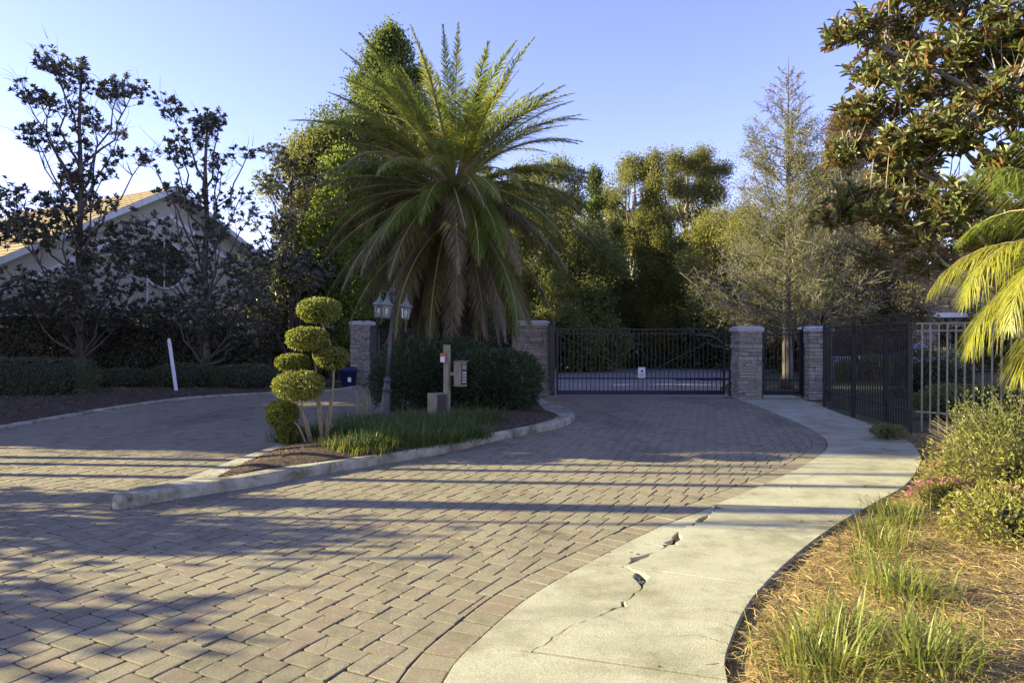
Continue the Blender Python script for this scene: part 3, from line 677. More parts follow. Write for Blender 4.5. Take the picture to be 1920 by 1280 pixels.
# ================================================================== PILLARS, GATES, FENCE
stone_me = []
for k in range(7):
    bm = bmesh.new(); bmesh.ops.create_cube(bm, size=1); bmesh.ops.bevel(bm, geom=bm.edges[:], offset=.1, segments=1, affect='EDGES')
    rg = random.Random(k)
    for v_ in bm.verts: v_.co += Vector((rg.uniform(-.03, .03), rg.uniform(-.06, .06), rg.uniform(-.05, .05)))
    me = bpy.data.meshes.new('stone'); bm.to_mesh(me); bm.free(); me.materials.append(M['stone']); stone_me.append(me)
def pillar(label, x0, x1, y0, dep, h, seed, caph=.14, over=.045):
    w = x1 - x0; root = thing('stone_pillar', label, 'pillar', ((x0+x1)/2, y0 + dep/2, 0), 'stone gate pillars'); rg = random.Random(seed)
    t = .045; hb_ = h - caph
    m = MB(); m.box(-w/2 + t, w/2 - t, -dep/2 + t, dep/2 - t, -.05, hb_); m.build('core', M['mortar'], root)
    z = 0.0
    while z < hb_ - .02:
        ch = min(rg.choice((.05, .06, .075, .09, .115)), hb_ - z)
        for face in ('f', 'l', 'r', 'b'):
            span = w if face in 'fb' else dep - 2*t
            if face == 'b' and False: continue
            x = -span/2
            while x < span/2 - .01:
                ln = min(rg.uniform(.1, .42), span/2 - x)
                if span/2 - x - ln < .07: ln = span/2 - x
                d = t + rg.uniform(.0, .042)
                o = bpy.data.objects.new('stone', rg.choice(stone_me)); col.objects.link(o); o.parent = root; cx = x + ln/2
                o.scale = (ln - .006, d + .02, ch - .006)
                off = d/2 - .01
                if face == 'f': o.location = (cx, -dep/2 + t - off, z + ch/2)
                elif face == 'b': o.location = (cx, dep/2 - t + off, z + ch/2)
                elif face == 'l': o.location = (-w/2 + t - off, cx, z + ch/2); o.rotation_euler = (0, 0, R(90))
                else: o.location = (w/2 - t + off, cx, z + ch/2); o.rotation_euler = (0, 0, R(90))
                x += ln
        z += ch
    bm = bmesh.new(); bmesh.ops.create_cube(bm, size=1)
    for v_ in bm.verts:
        tp = .6 if False else 1.0
        v_.co = Vector((v_.co.x*(w + 2*over), v_.co.y*(dep + 2*over), hb_ + (v_.co.z + .5)*caph*.72))
    top = [f for f in bm.faces if f.normal.z > .5]; r = bmesh.ops.inset_region(bm, faces=top, thickness=min(w, dep)*.2)
    for f in bm.faces:
        if f.normal.z > .9 and all(abs(v_.co.z - (hb_ + caph*.72)) < 1e-5 for v_ in f.verts) and f in top:
            for v_ in f.verts: v_.co.z += caph*.28
    bmesh.ops.bevel(bm, geom=bm.edges[:], offset=.012, segments=2, affect='EDGES')
    me = bpy.data.meshes.new('cap'); bm.to_mesh(me); bm.free(); link('cap', me, M['cap'], root)
    return root
pillar('broad stacked stone pillar with grey cap beside the hinge of the wide gate', .04, .98, 18.75, .75, 2.055, 11)
pillar('narrow stacked stone pillar between the wide gate and the walk gate', 5.80, 6.40, 17.75, .62, 1.88, 12)
pillar('stacked stone pillar joining the walk gate to the side fence', 7.56, 8.14, 17.65, .6, 1.88, 13)
pillar('stacked stone pillar standing beyond the topiary with a blue bin at its foot', -5.36, -4.7, 23.0, .66, 2.14, 14)

def gate(name, label, a, b, zb, zt, n, braces=True, cat='gate', midz=.486):
    a = Vector(a); b = Vector(b); L = (b - a).length; root = thing(name, label, cat, (a.x, a.y, 0), None, math.atan2(b.y - a.y, b.x - a.x)); B = M['black']
    def bb(nm, *args, **kw): m = MB(); m.box(*args, **kw); return m.build(nm, B, root)
    bb('bottom_rail', 0, L, -.03, .03, zb, zb + .11, bev=.006); bb('middle_rail', .05, L - .05, -.02, .02, midz - .02, midz + .02, bev=.004)
    bb('upper_rail', .05, L - .05, -.02, .02, zt - .15, zt - .115, bev=.004); bb('top_rail', .05, L - .05, -.022, .022, zt - .035, zt, bev=.004)
    bb('stile', 0, .055, -.028, .028, zb + .11, zt, bev=.005); bb('stile', L - .055, L, -.028, .028, zb + .11, zt, bev=.005)
    m = MB(); m.box(-.009, .009, -.009, .009, zb + .1, zt - .01); pm = m.build('picket', B, root, (L/(n+1), 0, 0))
    for i in range(2, n + 1):
        o = pm.copy(); col.objects.link(o); o.parent = root; o.location = (L*i/(n+1), 0, 0)
    if braces:
        for e in (.06, L - .06):
            m = MB(); m.bar((L/2, -.026, zb + .5), (e, -.026, zt - .16), .014, .022); m.build('brace', B, root)
    return root, L
g1, gl = gate('driveway_gate', 'wide black metal driveway gate carrying a small white sign', (1.2, 18.8, 0), (5.76, 18.75, 0), .05, 1.83, 38)
m = MB(); m.box(-.1, .1, -.005, .005, 0, .29, bev=.004); sg = m.build('sign_plate', M['signwhite'], g1, (gl*.505, -.05, .5))
m = MB(); 
for k in range(16):
    a_ = 2*math.pi*k/16; m.v.append((.032*math.cos(a_), 0, .032*math.sin(a_)))
m.f.append(tuple(range(16))); m.m.append(0); m.build('sign_symbol', M['darkbox'], sg, (.008, -.0075, .185))
for q, (zz, ww) in enumerate([(.115, .13), (.085, .15), (.055, .11)]):
    m = MB(); m.box(-ww/2, ww/2, -.001, .001, -.006, .006); m.build('sign_line', M['signgrey'], sg, (0, -.0075, zz))
m = MB(); m.tube([(gl - 1.35, -.06, .47), (gl - .7, -.06, .475)], .028, 8); m.tube([(gl - .7, -.06, .475), (gl + .14, -.06, .48)], .04, 8); m.build('opener_arm', M['black'], g1, smooth=True)
m = MB(); m.box(-.015, .015, -.012, .004, .49, .77, bev=.003); m.build('reflector_strip', M['beige'], g1, (-.02, -.03, 0))
g2, _ = gate('walk_gate', 'narrow black metal walk gate between two stone pillars', (6.5, 18.0, 0), (7.5, 17.98, 0), .1, 1.8, 9, False)
m = MB(); m.box(-.03, .03, -.03, .03, .95, 1.08, bev=.006); m.tube([(0, -.03, 1.04), (0, -.09, 1.04), (-.1, -.09, 1.04)], .009, 6); m.build('latch', M['black'], g2, (.06, -.02, 0))
g3, _ = gate('exit_gate', 'black metal exit gate half hidden behind the palm skirt', (-4.45, 22.95, 0), (-.25, 19.2, 0), .06, 1.9, 44)
def gatepost(label, x, y, w, h):
    r = thing('gate_post', label, 'post', (x, y, 0)); m = MB(); m.box(-w/2, w/2, -w/2, w/2, -.05, h, bev=.006); m.build('shaft', M['black'], r)
    m = MB(); m.box(-w/2 - .01, w/2 + .01, -w/2 - .01, w/2 + .01, h, h + .03, bev=.008); m.build('post_cap', M['black'], r)
    m = MB(); m.box(-w/2 - .06, w/2 + .06, -w/2 - .05, w/2 + .06, -.02, .03, bev=.01); m.build('footing', M['kerb'], r)
gatepost('square black post hinging the wide gate beside the broad pillar', 1.075, 18.68, .15, 1.95)
gatepost('square black post where the wide gate closes by the narrow pillar', 5.87, 18.42, .18, 1.86)
gatepost('slim black post hinging the walk gate to the narrow pillar', 6.45, 17.95, .09, 1.84)
gatepost('slim black post on the latch side of the walk gate', 7.55, 17.93, .09, 1.84)
gatepost('square black post of the exit gate beside the far pillar', -4.56, 23.05, .16, 1.95)

def fence(label, pts, h, zr=.38, fm='fence', skip=False):
    root = thing('metal_fence', label, 'fence', (*pts[0], 0)); o0 = Vector((*pts[0], 0)); Fm = M[fm]
    m = MB(); m.box(-.0105, .0105, -.0105, .0105, .06, h - .01); pk = None
    for i in range(len(pts)):
        p = Vector((*pts[i], 0)) - o0; a_ = math.atan2(*(np.array(pts[min(i+1, len(pts)-1)]) - np.array(pts[max(i-1, 0)]))[::-1])
        q = MB(); q.box(-.034, .034, -.034, .034, -.05, h + .03, bev=.004); q.box(-.04, .04, -.04, .04, h + .03, h + .05, bev=.008)
        if not (skip and i == 0): ob = q.build('fence_post', Fm, root, p); ob.rotation_euler = (0, 0, a_)
        if i == len(pts) - 1: break
        b = Vector((*pts[i+1], 0)) - o0; d = b - p; L = d.length; rz = math.atan2(d.y, d.x)
        for nm, z, t in (('bottom_rail', zr, .032), ('upper_rail', h - .135, .032), ('top_rail', h - .018, .034)):
            q = MB(); q.box(.03, L - .03, -.015, .015, z - t/2, z + t/2, bev=.004); ob = q.build(nm, Fm, root, p); ob.rotation_euler = (0, 0, rz)
        n = int(L / .118)
        for k in range(1, n):
            if pk is None: pk = m.build('picket', Fm, root)
            else: pk = pk.copy(); col.objects.link(pk); pk.parent = root
            pk.location = p + d * (k / n); pk.rotation_euler = (0, 0, rz)
fence('black picket fence running from the walk gate pillar along the curving walk', [(8.08, 17.6), (7.1, 15.75), (6.97, 14.15), (6.8, 12.6), (6.6, 11.5)], 1.84)
fence('black picket fence with sunlight painted into its bar colour behind the drooping yellow palm', [(6.62, 11.42), (8.15, 9.7), (9.7, 7.96)], 1.84, fm='fence_sunlit', skip=True)

# ================================================================== LAMP, CALL BOX, STAKE, BIN
def lantern(par, loc, rz):
    V_ = M['lamp_verdigris']
    m = MB(); nn = 6
    for j in range(nn):
        a_ = 2*math.pi*j/nn; c_, s_ = math.cos(a_), math.sin(a_); m.bar((.075*c_, .075*s_, 0), (.105*c_, .105*s_, .2), .014)
    m.lathe([(.05, -.035), (.075, -.03), (.085, -.012), (.085, .006), (.02, .008)], 6); m.lathe([(.115, .195), (.122, .2), (.122, .214), (.1, .216)], 6)
    o = m.build('lantern', V_, par, loc); o.rotation_euler = (0, 0, rz); o.scale = (.82, .82, .95)
    r = MB(); r.lathe([(.145, .205), (.148, .215), (.11, .245), (.06, .285), (.045, .31), (.05, .325), (.03, .335), (.014, .36), (.02, .375), (.008, .39), (.012, .41), (.003, .44)], 8); r.build('lantern_roof', V_, o, smooth=False)
    g = MB()
    for j in range(nn):
        a_ = 2*math.pi*j/nn; b_ = 2*math.pi*(j+1)/nn
        g.add([(.071*math.cos(a_), .071*math.sin(a_), .01), (.071*math.cos(b_), .071*math.sin(b_), .01), (.1*math.cos(b_), .1*math.sin(b_), .195), (.1*math.cos(a_), .1*math.sin(a_), .195)], [(0, 1, 2, 3)])
    g.build('lantern_glass', M['clearglass'], o)
    b = MB(); b.lathe([(.012, .012), (.018, .05), (.03, .075), (.034, .1), (.026, .135), (.008, .16)], 10); b.build('bulb', M['bulb'], o, smooth=True)
gmat, nt, p = base_mat('lantern_clear_glass'); p.inputs['Base Color'].default_value = (.85, .9, .85, 1); p.inputs['Roughness'].default_value = .25; p.inputs['Transmission Weight'].default_value = .85; p.inputs['IOR'].default_value = 1.1; M['clearglass'] = gmat
lx, ly = A(721, 785, 12.3).x, 12.3; lz = soil_z(lx, ly) - .02
lamp = thing('lamp_post', 'leaning grey lamp post with three lanterns rising from the planted island', 'lamp post', (lx, ly, lz)); lamp.rotation_euler = (0, R(4.2), 0)
m = MB(); m.lathe([(.125, 0), (.125, .03), (.1, .05), (.09, .2), (.075, .42), (.07, .5), (.085, .515), (.085, .53), (.062, .545), (.058, .66), (.07, .67), (.07, .69), (.045, .71), (.042, .74)], 14); m.build('base', M['lamp_metal'], lamp, smooth=True)
m = MB(); m.lathe([(.04, .72), (.034, 1.2), (.028, 1.85), (.034, 1.86), (.034, 1.9), (.02, 1.92), (.018, 2.25), (.03, 2.27), (.012, 2.3), (.004, 2.36)], 12); m.build('pole', M['lamp_metal'], lamp, smooth=True)
for a_ in (195, 255, 5):
    c_, s_ = math.cos(R(a_)), math.sin(R(a_)); r_ = .235
    m = MB(); m.tube([(0, 0, 2.02), (c_*.06, s_*.06, 2.12), (c_*.13, s_*.13, 2.235), (c_*.19, s_*.19, 2.25), (c_*r_, s_*r_, 2.215)], .011, 6)
    m.tube([(c_*.02, s_*.02, 2.2), (c_*.07, s_*.07, 2.24), (c_*.12, s_*.12, 2.2)], .007, 5); m.build('arm', M['lamp_metal'], lamp, smooth=True)
    lantern(lamp, (c_*r_, s_*r_, 1.80), R(a_))
# intercom / call box
cx_, cy_ = A(838, 780, 12.35).x, 12.35; cz = soil_z(cx_, cy_) - .03
cb = thing('call_box', 'beige call box post with keypad box and low cabinet on the island', 'call box', (cx_, cy_, cz))
def pt(nm, mat_, par, loc, rz, *args, bev=.006): m = MB(); m.box(*args, bev=bev); o = m.build(nm, mat_, par, loc); o.rotation_euler = (0, 0, rz); return o
pt('post', M['beige'], cb, (0, 0, 0), R(-20), -.05, .05, -.05, .05, 0, 1.27)
kp = pt('keypad_box', M['beige'], cb, (.24, -.02, 0), R(-40), -.085, .085, -.085, .085, .53, .97)
pt('keypad_panel', M['darkbox'], kp, (.0, 0, 0), 0, .0865, .094, -.07, .07, .56, .93, bev=.002)
pt('screen', M['utility'], kp, (0, 0, 0), 0, .0945, .097, -.05, .05, .84, .91, bev=.001)
for r_ in range(4):
    for c_ in range(3): pt('button', M['chrome'], kp, (0, 0, 0), 0, .0945, .098, -.045 + c_*.035, -.022 + c_*.035, .6 + r_*.052, .632 + r_*.052, bev=.002)
pt('hood', M['beige'], kp, (0, 0, 0), 0, -.09, .13, -.092, .092, .972, .985, bev=.003)
pt('bracket', M['beige'], cb, (0, 0, 0), 0, .04, .2, -.025, .025, .72, .78)
lc_ = pt('cabinet', M['beige'], cb, (-.17, -.1, 0), R(-40), -.12, .12, -.12, .12, 0, .42)
pt('cabinet_panel', M['darkbox'], lc_, (0, 0, 0), 0, .1215, .128, -.105, .105, .03, .4, bev=.002)
hd = pt('card_reader', M['signwhite'], cb, (-.045, -.07, 0), R(-20), -.055, .03, -.045, .02, .96, 1.06)
pt('reader_band', M['orange'], hd, (0, 0, 0), 0, -.058, .033, -.048, .023, 1.06, 1.12, bev=.004)
pt('reader_stripe', M['orange'], hd, (0, 0, 0), 0, .0305, .036, -.04, .015, .97, 1.055, bev=.002)
# leaning white stake
p0 = G(331, 737); st = thing('marker_stake', 'leaning white wooden stake at the edge of the left bed', 'stake', (p0.x, p0.y, 0)); st.rotation_euler = (R(4), R(-6), 0)
m = MB(); m.box(-.045, .045, -.02, .02, -.1, 1.52, bev=.006); m.build('board', M['white'], st)
m = MB(); m.add([(-.045, -.02, 1.517), (.045, -.02, 1.517), (.045, .02, 1.517), (-.045, .02, 1.517), (-.02, -.012, 1.58), (.02, -.012, 1.58), (.02, .012, 1.58), (-.02, .012, 1.58)], [(4, 5, 6, 7), (0, 1, 5, 4), (1, 2, 6, 5), (2, 3, 7, 6), (3, 0, 4, 7)]); m.build('tip', M['white'], st)
# blue bin at the far pillar
p0 = A(654, 721, 22.3); bn = thing('recycling_bin', 'small dark blue bin at the foot of the far pillar', 'bin', (p0.x, 22.3, 0))
m = MB(); m.lathe([(.2, 0), (.22, .03), (.27, .5), (.285, .51), (.285, .54), (.26, .54)], 16); m.build('body', M['bluebin'], bn, smooth=True)
m = MB(); m.lathe([(.29, .54), (.29, .57), (.2, .63), (.05, .65)], 16); m.build('lid', M['bluebin'], bn, smooth=True)
m = MB(); m.box(-.05, .05, -.005, .005, -.07, .07); o = m.build('sticker', M['signwhite'], bn, (.08, -.262, .25)); o.rotation_euler = (R(-6), 0, R(17))

# ================================================================== HOUSE
wa = R(60); wdir = Vector((math.cos(wa), math.sin(wa), 0)); pk_ = A(320, 352, 33)
hs = thing('stucco_house', 'cream stucco gabled house with tan shingle roof behind the left trees', 'house', (pk_.x, pk_.y, 0), None, wa)
# local x along the gable wall, y away from the camera side (ridge direction)
Hh, tsl, half, eave, dep = pk_.z - .12, .56, 9.0, None, 14.0; eave = Hh - tsl*half
m = MB(); m.add([(-half, 0, -.1), (half, 0, -.1), (half, 0, eave), (0, 0, Hh), (-half, 0, eave), (-half, dep, -.1), (half, dep, -.1), (half, dep, eave), (0, dep, Hh), (-half, dep, eave)],
      [(0, 1, 2, 3, 4), (5, 9, 8, 7, 6), (0, 4, 9, 5), (1, 6, 7, 2)]); m.build('wall', M['stucco'], hs)
rf = MB(); ov = .55
for s_ in (-1, 1):
    n_c = 26
    for k in range(n_c):          # shingle courses as overlapping strips
        a_, b_ = k/n_c, (k+1.12)/n_c; ext = half + .6
        xa, xb = s_*ext*a_, s_*ext*min(b_, 1.0); za, zb = Hh + .16 - tsl*ext*a_, Hh + .185 - tsl*ext*min(b_, 1.0)
        rf.add([(xa, -ov, za), (xb, -ov, zb), (xb, dep + ov, zb), (xa, dep + ov, za)], [(0, 1, 2, 3) if s_ > 0 else (3, 2, 1, 0)])
ro = rf.build('roof', M['roof'], hs)
for s_ in (-1, 1):
    ext = half + .6
    m = MB(); m.add([(0, -ov - .03, Hh + .15), (s_*ext, -ov - .03, Hh + .15 - tsl*ext), (s_*ext, -ov - .03, Hh - .12 - tsl*ext), (0, -ov - .03, Hh - .12),
                     (0, -ov + .02, Hh + .15), (s_*ext, -ov + .02, Hh + .15 - tsl*ext), (s_*ext, -ov + .02, Hh - .12 - tsl*ext), (0, -ov + .02, Hh - .12)], [(0, 1, 2, 3), (4, 5, 6, 7), (3, 2, 6, 7), (0, 1, 5, 4)]); m.build('fascia', M['white'], ro)
    m = MB(); m.add([(0, -ov, Hh - .1), (s_*ext, -ov, Hh - .1 - tsl*ext), (s_*ext, .0, Hh - .1 - tsl*ext), (0, .0, Hh - .1)], [(0, 1, 2, 3)]); m.build('soffit', M['white'], ro)
    m = MB(); o3 = .9     # inner frieze board
    m.add([(0, -.06, Hh - 1.15), (s_*half, -.06, Hh - 1.15 - tsl*half), (s_*half, -.06, Hh - 1.38 - tsl*half), (0, -.06, Hh - 1.38), (0, 0, Hh - 1.15), (s_*half, 0, Hh - 1.15 - tsl*half), (s_*half, 0, Hh - 1.38 - tsl*half), (0, 0, Hh - 1.38)], [(0, 1, 2, 3), (4, 5, 6, 7), (3, 2, 6, 7), (0, 1, 5, 4)]); m.build('frieze_board', M['white'], hs)
# round window at photo (307,500)
def hit_wall(px, py):
    d_ = Vector(((px - 960)/FPX, 1, -(py - YH)/FPX)); nrm = Vector((-wdir.y, wdir.x, 0)); o_ = Vector((0, 0, CAMH)); t_ = (Vector((pk_.x, pk_.y, 0)) - o_).dot(nrm) / d_.dot(nrm)
    q = o_ + d_*t_ - Vector((pk_.x, pk_.y, 0)); return q.dot(wdir), q.z
wx, wz = hit_wall(307, 497)
win = MB(); rr = 1.1; win.v = [(rr*math.cos(2*math.pi*k/28), -.03, rr*math.sin(2*math.pi*k/28)) for k in range(28)]; win.f = [tuple(range(28))]; win.m = [0]
wo_ = win.build('window', M['glass'], hs, (wx, 0, wz))
m = MB()
for k in range(28):
    a_, b_ = 2*math.pi*k/28, 2*math.pi*(k+1)/28; m.bar((rr*math.cos(a_), -.05, rr*math.sin(a_)), (rr*math.cos(b_), -.05, rr*math.sin(b_)), .09, .09)
m.build('frame', M['white'], wo_)
for a_ in (0, 1):
    m = MB(); m.bar((-rr, -.055, 0) if a_ else (0, -.055, -rr), (rr, -.055, 0) if a_ else (0, -.055, rr), .05, .05); m.build('muntin', M['white'], wo_)
dx, _z = hit_wall(235, 560)
m = MB(); m.box(-.55, .55, -.04, .02, -.05, 2.6); dr = m.build('window', M['glass'], hs, (dx, 0, .2))
for x_ in (-.55, .0, .5):
    m = MB(); m.box(x_, x_ + .07, -.07, .0, 0, 2.6); m.build('frame', M['white'], dr)
m = MB(); m.tube([(0, -.06, 0), (0, -.06, eave + 1.2)], .05, 6); m.build('downpipe', M['white'], hs, (dx + 1.0, 0, 0))

# ================================================================== DATE PALM
def frond_mesh(rng, az, e0, droop, Lf, nleaf, lmax, w=.03, twist=0.0, gravity=.25, mi=0, start=.14, vee=.35, bare=0.0):
    ts = np.linspace(0, 1, 25); el = R(e0) - R(droop) * ts ** 1.35; side_bend = rng.normal(0, .12)
    hor = np.array([math.cos(az), math.sin(az), 0]); sd0 = np.array([-math.sin(az), math.cos(az), 0])
    tang = np.cos(el)[:, None]*hor + np.sin(el)[:, None]*np.array([0, 0, 1.0]) + (side_bend*ts)[:, None]*sd0; tang = unit(tang)
    pts = np.vstack([[0, 0, 0], np.cumsum((tang[:-1] + tang[1:]) / 2 * (Lf/24), 0)])
    t = np.repeat(np.linspace(start, 1, nleaf), 2) + rng.normal(0, .004, nleaf*2); t = np.clip(t, 0, 1); sg = np.tile([1., -1.], nleaf)
    if bare > 0:
        k = rng.random(len(t)) > bare; t, sg = t[k], sg[k]
    P = np.stack([np.interp(t, ts, pts[:, i]) for i in range(3)], 1); T = unit(np.stack([np.interp(t, ts, tang[:, i]) for i in range(3)], 1))
    Sd = unit(np.cross(T, np.cross(sd0, T))); Up = unit(np.cross(T, Sd))
    Up = np.where(Up[:, 2:3] < 0, -Up, Up) if e0 > -60 else Up
    al = np.radians(60 - 34*t + rng.normal(0, 9, len(t))); ve = vee + rng.normal(0, .2, len(t))
    D = T*np.cos(al)[:, None] + Sd*(sg*np.sin(al)*np.cos(ve))[:, None] + Up*(np.sin(al)*np.sin(ve))[:, None]
    l = lmax * np.clip(np.sin(np.pi*np.clip((t - start*.7)/(1.04 - start*.7), 0, 1)**.75), .18, 1) * rng.uniform(.85, 1.1, len(t))
    wd = unit(np.cross(D, Up)) * (w/2)
    mid = P + D*(l*.5)[:, None]; g = np.array([0, 0, -1.0]); tip = P + D*l[:, None] + g*(l*gravity)[:, None]; mid = mid + g*(l*gravity*.3)[:, None]
    V = np.stack([P - wd*.6, P + wd*.6, mid + wd, mid - wd, tip + wd*.12, tip - wd*.12], 1).reshape(-1, 3)
    b = (np.arange(len(P))*6)[:, None]; F = np.concatenate([b + np.array([[0, 1, 2, 3]]), b + np.array([[3, 2, 4, 5]])])
    m = MB(); sel = list(range(0, 25, 3)); m.tube([pts[i] for i in sel], [(.026*(1 - .85*ts[i]) + .003)*Lf/3.5 for i in sel], 5, cap=False)
    rv = np.array(m.v); rf_ = np.array(m.f)
    Vall, Fall = merge([(V, F), (rv, rf_)]); mi_ = np.r_[np.zeros(len(F), int), np.ones(len(rf_), int)]
    return Vall, Fall, mi_
def palm(name, label, base, zc, fr, trunk_r, seed, tmat='bark'):
    rng = np.random.default_rng(seed); root = thing(name, label, 'palm tree', base)
    m = MB(); prof = []
    for i in range(40):
        z = zc * i / 39; prof.append((trunk_r * (1.15 - .2*i/39 + (.1 if i % 2 else -.04) + (.25 if i > 34 else 0)), z))
    m.lathe(prof, 16); m.build('trunk', M[tmat], root)
    for (az, e0, droop, Lf, kind, opts) in fr:
        V, F, mi_ = frond_mesh(rng, az, e0, droop, Lf, **opts)
        hor = np.array([math.cos(az), math.sin(az), 0]); st = hor * trunk_r * (.5 if e0 > 40 else .95) + np.array([0, 0, zc + (.12 if e0 > 30 else (-.1 if e0 > -30 else -.35 - rng.uniform(0, .5)))])
        o = link('frond', npmesh('frond', V, F, False, mi_), [M[kind], M['rachis_d'] if kind == 'frond_d' else M['rachis']], root, st)
        if kind == 'frond_d': o['label'] = 'withered grey brown frond hanging down'
    return root
rng = np.random.default_rng(21); fr = []
base_o = dict(nleaf=120, lmax=.47, w=.019, bare=.05)
def add(az, e, dr, L, kind, **k): fr.append((R(az), e, dr, L, kind, {**base_o, **k}))
# azimuth 0 = right, 90 = away, 180 = left, 270 = towards the viewer
for i in range(22): add(i*137.5 + rng.normal(0, 8), rng.uniform(56, 88), rng.uniform(8, 32), rng.uniform(2.6, 3.45), 'frond', lmax=.38, vee=.5)
for i in range(42): add(i*137.5 + 40 + rng.normal(0, 8), rng.uniform(26, 62), rng.uniform(28, 62), rng.uniform(2.9, 3.6), 'frond_y' if i % 3 == 0 else 'frond', vee=.4, gravity=.3)
for i in range(42): add(i*137.5 + 80 + rng.normal(0, 8), rng.uniform(-6, 26), rng.uniform(42, 74), rng.uniform(3.0, 3.6), ['frond', 'frond_y', 'frond_o', 'frond_o'][i % 4], gravity=.45, vee=.2)
for i in range(34): add(i*137.5 + 15 + rng.normal(0, 8), rng.uniform(-36, -4), rng.uniform(36, 56), rng.uniform(3.0, 3.5), ['frond_o', 'frond_o', 'frond_d', 'frond'][i % 4], vee=.05, gravity=.5)
for i in range(38): add(i*137.5 + 60 + rng.normal(0, 8), rng.uniform(-78, -42), rng.uniform(8, 30), rng.uniform(2.7, 3.3), ['frond_d', 'frond_o', 'frond_d'][i % 3], vee=-.05, gravity=.5, lmax=.38)
PX = A(852, 350, 15.5).x
palm('date_palm', 'large date palm with green crown and hanging dead fronds on the island', (PX, 15.5, .2), 4.75, fr, .3, 5, 'bark_dark')
# ================================================================== DROOPING YELLOW PALM (right)
fr = []; base_o = dict(nleaf=110, lmax=.5, w=.009, gravity=.8, vee=.1, start=.18); rng = np.random.default_rng(5)
AX = 6.2; AY = 7.1
for az, e, dr, L, kd in [(186, 30, 105, 2.0, 'areca'), (205, 20, 100, 2.05, 'areca'), (228, 12, 98, 1.95, 'areca'), (176, 2, 80, 1.9, 'areca'), (215, 45, 118, 2.05, 'areca'), (160, 30, 95, 1.9, 'areca'),
                    (250, 35, 110, 1.9, 'areca'), (192, 52, 80, 1.8, 'frond'), (200, 66, 70, 1.8, 'frond'), (170, 60, 75, 1.7, 'frond'), (270, 55, 90, 1.8, 'areca'), (120, 45, 90, 1.8, 'frond'), (60, 40, 90, 1.8, 'frond'), (0, 40, 90, 1.8, 'areca'), (320, 40, 95, 1.8, 'areca'), (90, 75, 50, 1.7, 'frond'), (210, -10, 75, 1.7, 'areca'), (190, -25, 60, 1.6, 'areca')]:
    add(az + rng.normal(0, 3), e, dr, L, kd)
palm('yellow_palm', 'small palm with drooping sunlit yellow fronds hanging over the fence', (AX, AY, .03), 2.45, fr, .07, 6)

# ================================================================== TREES
def magnolia(label, px, d, top_y, w, seed, tips, mat='mag_dark', k=10, L=.155, W=.075, low=.18, dens_top=1.0):
    rng = np.random.default_rng(seed); top = A(px, top_y, d); h = top.z
    trunk = [(0, 0, 0), (.05, 0, h*.2), (-.04, .03, h*.4), (.06, 0, h*.6), (.02, -.03, h*.78), (.08, 0, h*.93)]
    lobes, limbs = [], []; nl = 26
    for i in range(nl):
        f = low + (.97 - low) * (i + .5) / nl; a_ = i*2.4 + rng.uniform(-.4, .4); prof = (1.15 if f < .5 else 1.1 - (f - .5)*1.0)
        r = w * prof * rng.uniform(.55, 1.08); c = (math.cos(a_)*r, math.sin(a_)*r, h*f + rng.uniform(-.2, .5))
        rr = rng.uniform(.4, .85) * (1.15 if f < .5 else .72)
        lobes.append((c, (rr, rr, rr*.8))); limbs.append((max(.08, f*1.0 - .2 - .09*r/w), c, .045))
        c2 = (c[0]*.55, c[1]*.55, c[2] - .1); lobes.append((c2, (rr*.75, rr*.75, rr*.8)))
    lobes.append(((.08, 0, h*.95), (.3, .3, .35)))
    for f in np.linspace(low, .9, 9): lobes.append(((0, 0, h*f), (.45, .45, .6)))
    def lf(T, D, rg): return whorls(T, D, k, rg, L, W, False, (25, 75))
    t = tree('magnolia_tree', label, (top.x, d, 0), trunk, limbs, lobes, tips, mat, lf, .13, 'bark', .35, .024, 'tree', 'magnolias along the left bed', seed)
    # bare twigs standing out of the crown
    n = 170; ii = rng.integers(0, len(limbs), n); E_ = np.array([limbs[i][1] for i in ii]); a0 = E_ + rng.normal(0, .12, (n, 3)); out = unit(E_ * np.array([1, 1, 0]) + .01) * rng.uniform(.1, .7, (n, 1)) + np.array([0, 0, 1.0]) * rng.uniform(.15, .6, (n, 1)) + rng.normal(0, .14, (n, 3))
    bt = link('bare_twigs', npmesh('bare_twigs', *merge([ribbons(a0, a0 + out*.6, np.full(n, .018), rng), ribbons(a0 + out*.6, a0 + out + rng.normal(0, .1, (n, 3)), np.full(n, .011), rng)])), M['bark'], t); bt['kind'] = 'stuff'
    return t
magnolia('tall thin dark magnolia with bare twigs in front of the house', 150, 22.3, 92, 2.25, 31, 1750)
magnolia('shorter dark magnolia beside the white stake hiding the house gable', 385, 22.6, 198, 1.7, 32, 1150)
magnolia('dark magnolia between the house gable and the topiary', 545, 25.5, 290, 1.65, 33, 1200)
